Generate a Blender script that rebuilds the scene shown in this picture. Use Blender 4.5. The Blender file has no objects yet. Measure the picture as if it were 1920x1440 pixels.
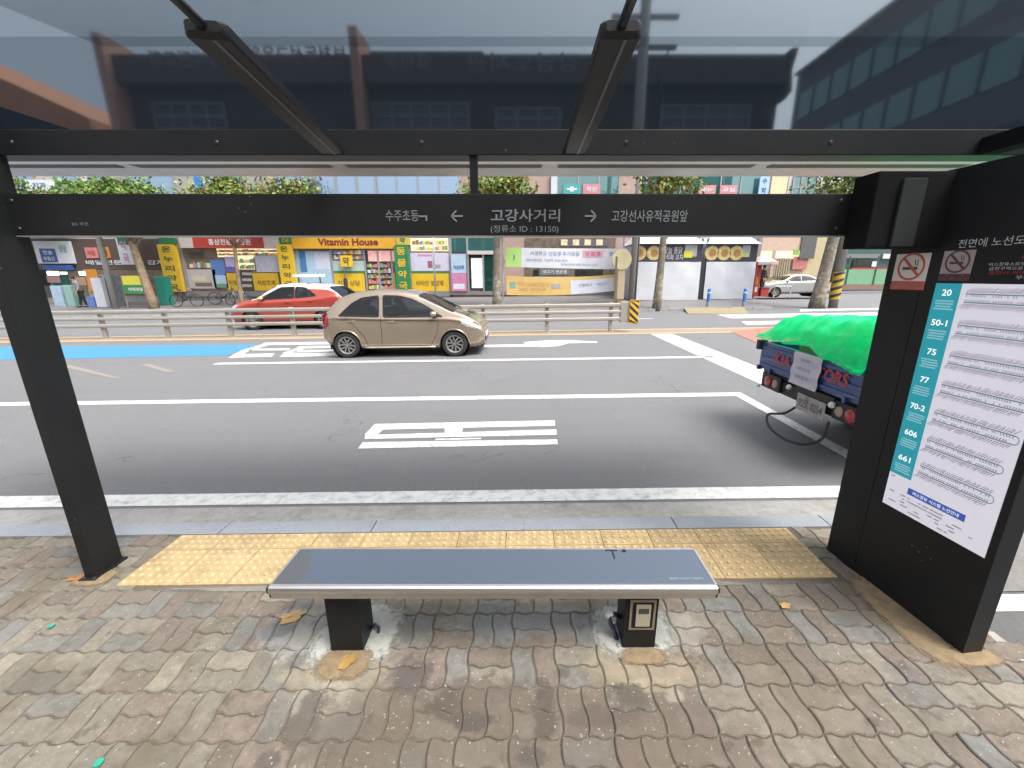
import bpy, bmesh, math, random
from mathutils import Vector, Matrix, noise as mnoise
R = math.radians
sc = bpy.context.scene
col = sc.collection
random.seed(7)

# ---------------------------------------------------------------- camera, sky, sun, exposure
F, CX, CY = 770.0, 982.0, 720.0            # lens in pixels of the 1920 x 1440 photograph
PITCH = R(14.70)
EYE = Vector((0, 0, 1.6))
cam_d = bpy.data.cameras.new('camera'); cam = bpy.data.objects.new('camera', cam_d); col.objects.link(cam)
cam_d.sensor_width = 36; cam_d.lens = 36 * F / 1920; cam_d.shift_x = -(CX - 960) / 1920
cam_d.clip_start = 0.02; cam_d.clip_end = 800
cam.location = EYE; cam.rotation_euler = (R(90) - PITCH, 0, 0)
sc.camera = cam

SUN_EL, SUN_AZ = R(60), R(125)             # azimuth clockwise from +Y (the look direction): to the right and behind
w = bpy.data.worlds.new('World'); sc.world = w; w.use_nodes = True
nt = w.node_tree; bg = nt.nodes['Background']
sky = nt.nodes.new('ShaderNodeTexSky'); sky.sky_type = 'NISHITA'; sky.sun_disc = False
sky.sun_elevation = SUN_EL; sky.sun_rotation = SUN_AZ
sky.air_density = 1.0; sky.dust_density = 6.0; sky.ozone_density = 1.0; sky.altitude = 0
hsv = nt.nodes.new('ShaderNodeHueSaturation'); hsv.inputs['Saturation'].default_value = 0.38
nt.links.new(sky.outputs[0], hsv.inputs['Color']); nt.links.new(hsv.outputs[0], bg.inputs['Color'])
bg.inputs['Strength'].default_value = 0.15
sl = bpy.data.lights.new('sun', 'SUN'); so = bpy.data.objects.new('sun', sl); col.objects.link(so)
sl.energy = 0.9; sl.angle = R(25); sl.color = (1.0, 0.95, 0.88)
sd = Vector((math.sin(SUN_AZ) * math.cos(SUN_EL), math.cos(SUN_AZ) * math.cos(SUN_EL), math.sin(SUN_EL)))
so.rotation_euler = sd.to_track_quat('Z', 'Y').to_euler(); so.location = (10, -6, 14)
sc.view_settings.view_transform = 'Standard'; sc.view_settings.look = 'None'
sc.view_settings.exposure = 1.40; sc.view_settings.gamma = 1.0
sc.cycles.max_bounces = 8; sc.cycles.transparent_max_bounces = 16; sc.cycles.caustics_reflective = False; sc.cycles.caustics_refractive = False
sc.cycles.sample_clamp_indirect = 6

# ---------------------------------------------------------------- measuring helpers
CP, SP = math.cos(PITCH), math.sin(PITCH)
SLOPE = 0.014                               # the street climbs to the right
def ray(px, py):
    u, v = (px - CX) / F, (CY - py) / F
    return Vector((u, CP + v * SP, -SP + v * CP))
def at(px, py, Y):
    d = ray(px, py); return EYE + d * (Y / d.y)
def gnd(px, py, dz=0.0):
    d = ray(px, py); t = (1.6 - dz) / (SLOPE * d.x - d.z); return EYE + d * t
def gz(x, dz=0.0): return SLOPE * x + dz
def on_plane(px, py, p0, n):
    d = ray(px, py); return EYE + d * ((p0 - EYE).dot(n) / d.dot(n))

# ---------------------------------------------------------------- materials
def lin(c):
    if isinstance(c, str):
        c = c.lstrip('#'); c = [int(c[i:i + 2], 16) / 255 for i in (0, 2, 4)]
        c = [(x / 12.92 if x <= 0.04045 else ((x + 0.055) / 1.055) ** 2.4) for x in c]
    return (c[0], c[1], c[2], 1)
_mats = {}
def mat(name, c, rough=0.6, metal=0.0, var=0.12, scale=6.0, bump=0.0, bscale=80.0, coat=0.0, emit=0.0, spec=0.5, dirt_or_sheen=None, dirt_or_sheen_amt=0.3, dirt_or_sheen_scale=2.5, attr=None):
    if name in _mats: return _mats[name]
    m = bpy.data.materials.new(name); m.use_nodes = True; _mats[name] = m
    t = m.node_tree; N = t.nodes; L = t.links; b = N['Principled BSDF']
    c = lin(c)
    b.inputs['Roughness'].default_value = rough; b.inputs['Metallic'].default_value = metal
    b.inputs['Specular IOR Level'].default_value = spec
    if coat: b.inputs['Coat Weight'].default_value = coat; b.inputs['Coat Roughness'].default_value = 0.04
    tc = N.new('ShaderNodeTexCoord')
    base = None
    if attr:
        a = N.new('ShaderNodeAttribute'); a.attribute_name = attr; base = a.outputs['Color']
    if var or dirt_or_sheen:
        nz = N.new('ShaderNodeTexNoise'); nz.inputs['Scale'].default_value = scale; nz.inputs['Detail'].default_value = 6; nz.inputs['Roughness'].default_value = 0.65
        L.new(tc.outputs['Object'], nz.inputs['Vector'])
        mr = N.new('ShaderNodeMapRange'); mr.inputs['From Min'].default_value = 0.25; mr.inputs['From Max'].default_value = 0.75
        mr.inputs['To Min'].default_value = 1 - var; mr.inputs['To Max'].default_value = 1 + var
        L.new(nz.outputs['Fac'], mr.inputs['Value'])
        vm = N.new('ShaderNodeVectorMath'); vm.operation = 'SCALE'
        if base is None: vm.inputs[0].default_value = c[:3]
        else: L.new(base, vm.inputs[0])
        L.new(mr.outputs[0], vm.inputs['Scale']); base = vm.outputs[0]
    if dirt_or_sheen:
        n2 = N.new('ShaderNodeTexNoise'); n2.inputs['Scale'].default_value = dirt_or_sheen_scale; n2.inputs['Detail'].default_value = 8; n2.inputs['Roughness'].default_value = 0.7
        L.new(tc.outputs['Object'], n2.inputs['Vector'])
        r2 = N.new('ShaderNodeMapRange'); r2.inputs['From Min'].default_value = 0.48; r2.inputs['From Max'].default_value = 0.72
        r2.inputs['To Max'].default_value = dirt_or_sheen_amt; L.new(n2.outputs['Fac'], r2.inputs['Value'])
        mx = N.new('ShaderNodeMix'); mx.data_type = 'RGBA'; mx.inputs['B'].default_value = lin(dirt_or_sheen)
        L.new(r2.outputs[0], mx.inputs['Factor']); L.new(base, mx.inputs['A']); base = mx.outputs['Result']
    if base is None: b.inputs['Base Color'].default_value = c
    else: L.new(base, b.inputs['Base Color'])
    if bump:
        n3 = N.new('ShaderNodeTexNoise'); n3.inputs['Scale'].default_value = bscale; n3.inputs['Detail'].default_value = 5
        L.new(tc.outputs['Object'], n3.inputs['Vector'])
        bp = N.new('ShaderNodeBump'); bp.inputs['Strength'].default_value = bump; bp.inputs['Distance'].default_value = 0.01
        L.new(n3.outputs['Fac'], bp.inputs['Height']); L.new(bp.outputs[0], b.inputs['Normal'])
    if emit:
        b.inputs['Emission Color'].default_value = c; b.inputs['Emission Strength'].default_value = emit
    return m
def mat_mirror(name, c, fac, tint=(1, 1, 1), rough=0.02):
    """dark glossy glass: a black body under a flat reflecting surface"""
    if name in _mats: return _mats[name]
    m = bpy.data.materials.new(name); m.use_nodes = True; _mats[name] = m
    t = m.node_tree; N = t.nodes; L = t.links; N.clear()
    out = N.new('ShaderNodeOutputMaterial'); d = N.new('ShaderNodeBsdfDiffuse'); g = N.new('ShaderNodeBsdfGlossy'); mx = N.new('ShaderNodeMixShader')
    d.inputs['Color'].default_value = lin(c); g.inputs['Color'].default_value = (*tint, 1); g.inputs['Roughness'].default_value = rough
    fr = N.new('ShaderNodeFresnel'); fr.inputs['IOR'].default_value = 1.5
    ad = N.new('ShaderNodeMath'); ad.operation = 'ADD'; ad.inputs[1].default_value = fac - 0.04; ad.use_clamp = True
    L.new(fr.outputs[0], ad.inputs[0]); L.new(ad.outputs[0], mx.inputs[0])
    L.new(d.outputs[0], mx.inputs[1]); L.new(g.outputs[0], mx.inputs[2]); L.new(mx.outputs[0], out.inputs[0])
    return m
def mat_glass(name, tint, refl=0.06, rough=0.0):
    """thin sheet: tinted see-through with a surface reflection"""
    if name in _mats: return _mats[name]
    m = bpy.data.materials.new(name); m.use_nodes = True; _mats[name] = m
    t = m.node_tree; N = t.nodes; L = t.links; N.clear()
    out = N.new('ShaderNodeOutputMaterial'); d = N.new('ShaderNodeBsdfTransparent'); g = N.new('ShaderNodeBsdfGlossy'); mx = N.new('ShaderNodeMixShader')
    d.inputs['Color'].default_value = lin(tint); g.inputs['Roughness'].default_value = rough
    fr = N.new('ShaderNodeFresnel'); fr.inputs['IOR'].default_value = 1.45
    ad = N.new('ShaderNodeMath'); ad.operation = 'ADD'; ad.inputs[1].default_value = refl; ad.use_clamp = True
    L.new(fr.outputs[0], ad.inputs[0]); L.new(ad.outputs[0], mx.inputs[0])
    L.new(d.outputs[0], mx.inputs[1]); L.new(g.outputs[0], mx.inputs[2]); L.new(mx.outputs[0], out.inputs[0])
    return m

# ---------------------------------------------------------------- mesh builder
class MB:
    def __init__(s): s.v = []; s.f = []; s.m = []; s.cur = 0; s.c = None; s.fc = []
    def mi(s, i): s.cur = i; return s
    def add(s, vs, fs):
        o = len(s.v); s.v += [tuple(x) for x in vs]
        for f in fs: s.f.append([o + i for i in f]); s.m.append(s.cur); s.fc.append(s.c)
        return s
    def box(s, a, b):
        x0, y0, z0 = a; x1, y1, z1 = b
        return s.add([(x0, y0, z0), (x1, y0, z0), (x1, y1, z0), (x0, y1, z0), (x0, y0, z1), (x1, y0, z1), (x1, y1, z1), (x0, y1, z1)],
                     [(0, 3, 2, 1), (4, 5, 6, 7), (0, 1, 5, 4), (1, 2, 6, 5), (2, 3, 7, 6), (3, 0, 4, 7)])
    def bbox(s, a, b, r=0.01):
        """box with chamfered edges"""
        x0, y0, z0 = a; x1, y1, z1 = b; vs = []
        r = min(r, (x1 - x0) / 2.01, (y1 - y0) / 2.01, (z1 - z0) / 2.01)
        bm = bmesh.new(); bmesh.ops.create_cube(bm, size=1)
        for v in bm.verts: v.co = Vector(((x0 + x1) / 2 + v.co.x * (x1 - x0), (y0 + y1) / 2 + v.co.y * (y1 - y0), (z0 + z1) / 2 + v.co.z * (z1 - z0)))
        bmesh.ops.bevel(bm, geom=bm.edges[:], offset=r, segments=2, affect='EDGES', profile=0.6)
        bm.verts.index_update(); s.add([v.co for v in bm.verts], [[v.index for v in f.verts] for f in bm.faces]); bm.free(); return s
    def prism(s, pts, d):
        """polygon pts (3-D, planar) pushed along vector d"""
        n = len(pts); d = Vector(d); P = [Vector(p) for p in pts]
        return s.add(P + [p + d for p in P], [list(range(n))[::-1], list(range(n, 2 * n))] + [(i, (i + 1) % n, n + (i + 1) % n, n + i) for i in range(n)])
    def poly(s, pts): return s.add(pts, [list(range(len(pts)))])
    def tube(s, pts, r, seg=8, caps=True):
        pts = [Vector(p) for p in pts]; n = len(pts); rr = r if isinstance(r, (list, tuple)) else [r] * n
        vs = []; fs = []
        up = Vector((0.123, 0.31, 0.94))
        for i, p in enumerate(pts):
            t = (pts[min(i + 1, n - 1)] - pts[max(i - 1, 0)]).normalized()
            a = t.cross(up)
            if a.length < 1e-3: a = t.cross(Vector((1, 0, 0)))
            a.normalize(); b = t.cross(a)
            for k in range(seg):
                q = 2 * math.pi * k / seg; vs.append(p + (a * math.cos(q) + b * math.sin(q)) * rr[i])
        for i in range(n - 1):
            for k in range(seg): fs.append((i * seg + k, i * seg + (k + 1) % seg, (i + 1) * seg + (k + 1) % seg, (i + 1) * seg + k))
        if caps: fs.append(list(range(seg))[::-1]); fs.append([(n - 1) * seg + k for k in range(seg)])
        return s.add(vs, fs)
    def lathe(s, prof, c, axis=(0, 0, 1), seg=24):
        """profile [(r, h)] turned about axis through c"""
        ax = Vector(axis).normalized(); a = ax.orthogonal().normalized(); b = ax.cross(a); c = Vector(c); n = len(prof); vs = []; fs = []
        for r, h in prof:
            for k in range(seg):
                q = 2 * math.pi * k / seg; vs.append(c + ax * h + (a * math.cos(q) + b * math.sin(q)) * r)
        for i in range(n - 1):
            for k in range(seg): fs.append((i * seg + k, i * seg + (k + 1) % seg, (i + 1) * seg + (k + 1) % seg, (i + 1) * seg + k))
        return s.add(vs, fs)
    def ball(s, c, r, seg=12, rings=8):
        rx, ry, rz = r if isinstance(r, (tuple, list)) else (r, r, r); c = Vector(c); vs = []; fs = []
        for i in range(rings + 1):
            th = math.pi * i / rings
            for k in range(seg):
                q = 2 * math.pi * k / seg; vs.append(c + Vector((rx * math.sin(th) * math.cos(q), ry * math.sin(th) * math.sin(q), rz * math.cos(th))))
        for i in range(rings):
            for k in range(seg): fs.append((i * seg + k, (i + 1) * seg + k, (i + 1) * seg + (k + 1) % seg, i * seg + (k + 1) % seg))
        return s.add(vs, fs)
    def text(s, body, origin, ux, uz, size, align='CENTER', depth=0.0, fit=None, bold=0.0):
        """lettering laid on the plane of ux (reading direction) and uz (up); fit = width it is stretched to"""
        vs, fs = text_mesh(body, align, bold)
        if not vs: return s
        xs = [v[0] for v in vs]; ux = Vector(ux); uz = Vector(uz); o = Vector(origin)
        kx = size
        if fit: kx = fit / (max(xs) - min(xs))
        off = -(max(xs) + min(xs)) / 2 if align == 'CENTER' else -min(xs)
        ys = [v[1] for v in vs]; oy = -(max(ys) + min(ys)) / 2
        ky = size / max(1e-6, (max(ys) - min(ys))) if fit else size
        return s.add([o + ux * ((x + off) * kx) + uz * ((y + oy) * ky) for x, y, z in vs], fs)
    def build(s, name, mats, parent=None, smooth=False, colname=None):
        me = bpy.data.meshes.new(name)
        vs = s.v
        if parent is not None:
            inv = WM[parent.name].inverted(); vs = [inv @ Vector(v) for v in vs]
        me.from_pydata([tuple(v) for v in vs], [], s.f)
        if not isinstance(mats, (list, tuple)): mats = [mats]
        for m in mats: me.materials.append(m)
        if len(mats) > 1: me.polygons.foreach_set('material_index', s.m)
        if smooth:
            if smooth is True: me.polygons.foreach_set('use_smooth', [True] * len(s.f))
            else: me.set_sharp_from_angle(angle=R(smooth)) ; me.polygons.foreach_set('use_smooth', [True] * len(s.f))
        if colname:
            ca = me.color_attributes.new(colname, 'FLOAT_COLOR', 'CORNER'); k = 0; buf = []
            for f, cc in zip(s.f, s.fc): buf += list(cc or (1, 1, 1, 1)) * len(f)
            ca.data.foreach_set('color', buf)
        me.update()
        o = bpy.data.objects.new(name, me); col.objects.link(o)
        if parent is not None: o.parent = parent; WM[o.name] = WM[parent.name]
        else: WM[o.name] = Matrix.Identity(4)
        return o
WM = {}
_tx = {}
def text_mesh(body, align, bold):
    k = (body, bold)
    if k in _tx: return _tx[k]
    cu = bpy.data.curves.new('lettering_curve', 'FONT'); cu.body = body; cu.size = 1; cu.resolution_u = 3; cu.offset = bold
    o = bpy.data.objects.new('lettering_curve', cu); col.objects.link(o)
    dg = bpy.context.evaluated_depsgraph_get(); dg.update()
    me = bpy.data.meshes.new_from_object(o.evaluated_get(dg))
    r = ([tuple(v.co) for v in me.vertices], [tuple(p.vertices) for p in me.polygons])
    bpy.data.objects.remove(o); bpy.data.curves.remove(cu); bpy.data.meshes.remove(me)
    _tx[k] = r; return r
def thing(name, label, cat, loc=(0, 0, 0), rz=0.0, group=None, rot=None):
    o = bpy.data.objects.new(name, None); col.objects.link(o); o.empty_display_size = 0.2
    o.location = loc; o.rotation_euler = rot or (0, 0, rz)
    WM[o.name] = Matrix.Translation(Vector(loc)) @ o.rotation_euler.to_matrix().to_4x4()
    return tag(o, label, cat, group)
def tag(o, label, cat, group=None):
    o['label'] = label; o['category'] = cat
    if group: o['group'] = group
    return o
def struct(o): o['kind'] = 'structure'; return o
def local(o):
    """matrix for building in the thing's own axes: build() takes world points, so map local -> world"""
    return WM[o.name]
def xf(mb, M, start=0):
    mb.v = mb.v[:start] + [tuple(M @ Vector(v)) for v in mb.v[start:]]; return mb

X3, Y3, Z3 = Vector((1, 0, 0)), Vector((0, 1, 0)), Vector((0, 0, 1))
# ---------------------------------------------------------------- shared materials
BLACK = mat('black_powder_coat', (0.0125, 0.0135, 0.0150), 0.45, var=0.25, scale=3, bump=0.05, bscale=300, dirt_or_sheen=(0.022, 0.021, 0.019), dirt_or_sheen_amt=0.5, dirt_or_sheen_scale=1.3, spec=0.22)
def specks(m, c, thr, scale):
    t = m.node_tree; N = t.nodes; L = t.links; b = N['Principled BSDF']; base = b.inputs['Base Color'].links[0].from_socket
    tc = N.new('ShaderNodeTexCoord'); vo = N.new('ShaderNodeTexVoronoi'); vo.inputs['Scale'].default_value = scale; L.new(tc.outputs['Object'], vo.inputs['Vector'])
    nz = N.new('ShaderNodeTexNoise'); nz.inputs['Scale'].default_value = 4; L.new(tc.outputs['Object'], nz.inputs['Vector'])
    ad = N.new('ShaderNodeMath'); ad.operation = 'ADD'; L.new(vo.outputs['Distance'], ad.inputs[0]); L.new(nz.outputs['Fac'], ad.inputs[1])
    mr = N.new('ShaderNodeMapRange'); mr.inputs['From Min'].default_value = thr; mr.inputs['From Max'].default_value = thr + .03; mr.inputs['To Min'].default_value = .8; mr.inputs['To Max'].default_value = 0; L.new(ad.outputs[0], mr.inputs['Value'])
    mx = N.new('ShaderNodeMix'); mx.data_type = 'RGBA'; mx.inputs['B'].default_value = lin(c); L.new(mr.outputs[0], mx.inputs['Factor']); L.new(base, mx.inputs['A']); L.new(mx.outputs['Result'], b.inputs['Base Color'])
specks(BLACK, (.10, .10, .095), .42, 30)
WHITE_PAINT = mat('white_road_paint', (0.56, 0.57, 0.55), 0.6, var=0.10, scale=14, bump=0.15, bscale=200, dirt_or_sheen=(0.22, 0.22, 0.22), dirt_or_sheen_amt=0.9, dirt_or_sheen_scale=13)
ALU = mat('brushed_aluminium', (0.62, 0.60, 0.57), 0.28, metal=0.9, var=0.06, scale=20)

# ================================================================ GROUND, ROAD, PAVEMENTS
ROAD_Z = -0.12
def sheet(mb, x0, y0, x1, y1, dz, nx=1, ny=1):
    for i in range(nx):
        for j in range(ny):
            xa, xb = x0 + (x1 - x0) * i / nx, x0 + (x1 - x0) * (i + 1) / nx; ya, yb = y0 + (y1 - y0) * j / ny, y0 + (y1 - y0) * (j + 1) / ny
            mb.add([(xa, ya, gz(xa, dz)), (xb, ya, gz(xb, dz)), (xb, yb, gz(xb, dz)), (xa, yb, gz(xa, dz))], [(0, 1, 2, 3)])
    return mb
asphalt = mat('asphalt', (0.148, 0.150, 0.157), 0.78, var=0.42, scale=130, bump=0.8, bscale=260, dirt_or_sheen=(0.11, 0.11, 0.115), dirt_or_sheen_amt=0.3, dirt_or_sheen_scale=0.55)
def road_wear(m):
    t = m.node_tree; N = t.nodes; L = t.links; b = N['Principled BSDF']; base = b.inputs['Base Color'].links[0].from_socket
    g = N.new('ShaderNodeNewGeometry')
    def layer(base, scl, sc_, lo, hi, amt, c, detail=6):
        mp = N.new('ShaderNodeVectorMath'); mp.operation = 'MULTIPLY'; mp.inputs[1].default_value = scl; L.new(g.outputs['Position'], mp.inputs[0])
        nz = N.new('ShaderNodeTexNoise'); nz.inputs['Scale'].default_value = sc_; nz.inputs['Detail'].default_value = detail; nz.inputs['Roughness'].default_value = .7; L.new(mp.outputs[0], nz.inputs['Vector'])
        mr = N.new('ShaderNodeMapRange'); mr.inputs['From Min'].default_value = lo; mr.inputs['From Max'].default_value = hi; mr.inputs['To Max'].default_value = amt; L.new(nz.outputs['Fac'], mr.inputs['Value'])
        mx = N.new('ShaderNodeMix'); mx.data_type = 'RGBA'; mx.inputs['B'].default_value = lin(c); L.new(mr.outputs[0], mx.inputs['Factor']); L.new(base, mx.inputs['A']); return mx.outputs['Result']
    base = layer(base, (.10, 1.6, 0), 1.3, .50, .70, .22, (.115, .115, .118))          # wheel tracks along the street
    base = layer(base, (1, 1, 0), 1.7, .66, .74, .3, (.075, .075, .078))                # oil spots
    base = layer(base, (1, 1, 0), 150, .62, .69, .75, (.31, .31, .30), 2)                 # pale stones in the surface
    vo = N.new('ShaderNodeTexVoronoi'); vo.feature = 'DISTANCE_TO_EDGE'; vo.inputs['Scale'].default_value = .42
    dn = N.new('ShaderNodeTexNoise'); dn.inputs['Scale'].default_value = 2.2; dn.inputs['Detail'].default_value = 6; L.new(g.outputs['Position'], dn.inputs['Vector'])
    ax = N.new('ShaderNodeVectorMath'); ax.operation = 'ADD'; sc2 = N.new('ShaderNodeVectorMath'); sc2.operation = 'SCALE'; sc2.inputs['Scale'].default_value = .8
    L.new(dn.outputs['Color'], sc2.inputs[0]); L.new(g.outputs['Position'], ax.inputs[0]); L.new(sc2.outputs[0], ax.inputs[1]); L.new(ax.outputs[0], vo.inputs['Vector'])
    n2 = N.new('ShaderNodeTexNoise'); n2.inputs['Scale'].default_value = .5; L.new(g.outputs['Position'], n2.inputs['Vector'])
    m1 = N.new('ShaderNodeMapRange'); m1.inputs['From Min'].default_value = .0; m1.inputs['From Max'].default_value = .0045; m1.inputs['To Min'].default_value = .75; m1.inputs['To Max'].default_value = 0; L.new(vo.outputs['Distance'], m1.inputs['Value'])
    m2 = N.new('ShaderNodeMapRange'); m2.inputs['From Min'].default_value = .50; m2.inputs['From Max'].default_value = .58; L.new(n2.outputs['Fac'], m2.inputs['Value'])
    mu = N.new('ShaderNodeMath'); mu.operation = 'MULTIPLY'; L.new(m1.outputs[0], mu.inputs[0]); L.new(m2.outputs[0], mu.inputs[1])
    mx = N.new('ShaderNodeMix'); mx.data_type = 'RGBA'; mx.inputs['B'].default_value = (.05, .05, .05, 1); L.new(mu.outputs[0], mx.inputs['Factor']); L.new(base, mx.inputs['A']); L.new(mx.outputs['Result'], b.inputs['Base Color'])
road_wear(asphalt)
struct(sheet(MB(), -400, -300, 400, 500, -0.60).build('ground', mat('earth', (0.16, 0.15, 0.13), 0.95, var=0.2, scale=0.5)))
road = struct(sheet(MB(), -120, 2.49, 120, 20.0, ROAD_Z).build('road', asphalt))
struct(sheet(MB(), 11.9, 20.0, 120, 60.0, ROAD_Z + 0.004).build('side_street', asphalt))
# the little side road beside the stop
struct(sheet(MB(), 2.16, -6.0, 14, 1.82, -0.05).build('side_road', mat('old_asphalt', (0.11, 0.11, 0.108), 0.8, var=0.2, scale=50, bump=0.5, bscale=260, dirt_or_sheen=(0.06, 0.06, 0.06), dirt_or_sheen_amt=0.6, dirt_or_sheen_scale=2)))
L_ = MB(); sheet(L_, 2.3, 1.69, 14, 1.80, -0.046); L_.build('edge_line', WHITE_PAINT, None)
_o = bpy.data.objects['edge_line']; _o.parent = bpy.data.objects['side_road']
struct(sheet(MB(), 2.155, 1.82, 14, 2.49, -0.045, 12, 2).build('gutter_slabs', mat('slab_concrete', (0.17, 0.165, 0.155), 0.85, var=0.25, scale=12, bump=0.3)))

# ---- markings (parts of the road)
def mark(name, m, fn, dz=0.004):
    mb = MB(); fn(mb, ROAD_Z + dz); return mb.build(name, m, road)
def strip(x0, y0, x1, y1, n=24): return lambda mb, z: sheet(mb, x0, y0, x1, y1, z, n, 1)
def pxpoly(*polys):
    def f(mb, z):
        for p in polys: mb.poly([gnd(x, y, z) for x, y in p])
    return f
mark('gutter', mat('gutter_concrete', (0.27, 0.265, 0.25), 0.85, var=0.2, scale=20, bump=0.4, dirt_or_sheen=(0.14, 0.13, 0.11), dirt_or_sheen_amt=0.6, dirt_or_sheen_scale=4), strip(-60, 2.49, 60, 2.86, 60))
mark('edge_line', WHITE_PAINT, strip(-60, 2.90, 60, 3.08))
mark('lane_line', WHITE_PAINT, strip(-60, 5.70, 3.22, 5.88))
mark('lane_line', WHITE_PAINT, strip(3.07, 3.085, 3.22, 5.695, 2))
mark('lane_line', WHITE_PAINT, strip(-6.6, 8.52, 4.05, 8.70))
mark('stop_line', WHITE_PAINT, strip(3.78, 6.1, 4.42, 12.2, 2))
YEL = mat('yellow_road_paint', (0.50, 0.34, 0.14), 0.65, var=0.15, scale=10, dirt_or_sheen=(0.2, 0.19, 0.17), dirt_or_sheen_amt=0.5, dirt_or_sheen_scale=3)
mark('centre_line', YEL, strip(-60, 12.30, 14, 12.48))
mark('centre_line', YEL, strip(-60, 13.25, 14, 13.40))
mark('median_strip', mat('median_asphalt', (0.24, 0.20, 0.16), 0.8, var=0.2, scale=8), strip(-60, 12.485, 14, 13.245))
mark('red_patch', mat('red_road_paint', (0.30, 0.13, 0.10), 0.75, var=0.2, scale=6, dirt_or_sheen=(0.2, 0.18, 0.18), dirt_or_sheen_amt=0.7, dirt_or_sheen_scale=1.2), pxpoly([(1370, 622), (1440, 614), (1680, 613), (1680, 660), (1460, 660)]), 0.008)
mark('blue_lane_line', mat('blue_road_paint', (0.04, 0.205, 0.44), 0.6, var=0.12, scale=8, dirt_or_sheen=(0.1, 0.2, 0.35), dirt_or_sheen_amt=0.5, dirt_or_sheen_scale=2), lambda mb, z: mb.poly([gnd(-400, 653, z), gnd(-400, 682, z), gnd(424, 666.5, z), gnd(484, 646.5, z)]))
for k in range(5): mark('lane_dash', WHITE_PAINT, strip(-21.0 + k * 7.6, 16.55, -17.6 + k * 7.6, 16.70, 3))
# the syllable painted in the bus bay, read by drivers coming from the left of the picture
mark('road_lettering', WHITE_PAINT, pxpoly(
    [(703, 795), (1040, 788), (1041, 798), (692, 806)], [(692, 806.4), (718, 805.9), (708, 814.6), (683, 815.3)],
    [(834, 803.2), (868, 802.5), (866, 811.6), (834, 812.3)], [(685, 815.6), (1043, 805), (1044, 815), (684, 823)],
    [(817, 822.4), (902, 820.6), (902, 823.2), (816, 825.2)], [(680, 829), (1045, 823.6), (1046, 833), (671, 841)]), 0.004)
mark('road_lettering', WHITE_PAINT, pxpoly(
    [(497, 642.5), (640, 640.5), (640, 645.3), (487, 646.8)], [(486.6, 647), (504, 646.8), (470, 657), (452, 657)],
    [(470, 654.2), (545, 653.2), (541, 656.6), (462, 657)], [(452, 657.2), (469, 657.2), (450, 666), (433, 666.6)], [(440, 664), (515, 662.6), (510, 668.4), (428, 671)],
    [(562, 649), (646, 647.6), (642, 652), (554, 653.4)], [(554, 653.6), (572, 653.4), (548, 662), (528, 662.4)], [(550, 656.6), (640, 655), (637, 659), (546, 660.8)],
    [(533, 662.4), (640, 660.8), (636, 667.6), (524, 669)], [(648, 648), (664, 648), (655, 669), (638, 669)]), 0.004)
mark('road_arrow', WHITE_PAINT, pxpoly([(905, 646.6), (1012, 645.2), (1012, 649.4), (905, 651)], [(982, 641.6), (1030, 637.8), (1064, 637.8), (1120, 640.4), (1120, 642.6), (1066, 643.4), (1048, 648.6), (1012, 651), (1010, 645), (982, 643.6)]))
mark('crossing_stripes', WHITE_PAINT, pxpoly([(1300, 583), (1355, 582), (1400, 586), (1330, 587)], [(1345, 590), (1640, 586), (1700, 590), (1372, 597)], [(1390, 603), (1700, 596), (1700, 602), (1400, 609)],
                                             [(1500, 580), (1680, 577), (1690, 579), (1500, 584)]))
# warm sunlight reflections, painted on the road as pale streaks
mark('sunlight_streak', mat('sunlight_streak_tint', (0.22, 0.19, 0.16), 0.75, var=0.15, scale=30), pxpoly([(130, 684), (228, 709), (210, 708), (120, 688)], [(280, 682), (330, 697), (310, 697), (262, 683)]), 0.003)

# ---- kerb
kerb = MB()
xx = -40.0
while xx < 14:
    a, b = xx + 0.004, xx + 0.996
    v = [(a, 2.345, gz(a, -0.3)), (b, 2.345, gz(b, -0.3)), (b, 2.488, gz(b, -0.3)), (a, 2.488, gz(a, -0.3)), (a, 2.345, gz(a, 0.002)), (b, 2.345, gz(b, 0.002)), (b, 2.475, gz(b, 0.002)), (a, 2.475, gz(a, 0.002)), (a, 2.488, gz(a, -0.012)), (b, 2.488, gz(b, -0.012))]
    kerb.add(v, [(0, 1, 5, 4), (4, 5, 6, 7), (7, 6, 9, 8), (8, 9, 2, 3), (0, 4, 7, 8, 3), (1, 2, 9, 6, 5)]); xx += 1.0
struct(kerb.build('kerb', mat('blue_grey_granite', (0.235, 0.255, 0.28), 0.7, var=0.16, scale=60, bump=0.2, dirt_or_sheen=(0.15, 0.16, 0.17), dirt_or_sheen_amt=0.35, dirt_or_sheen_scale=3)))

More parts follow.
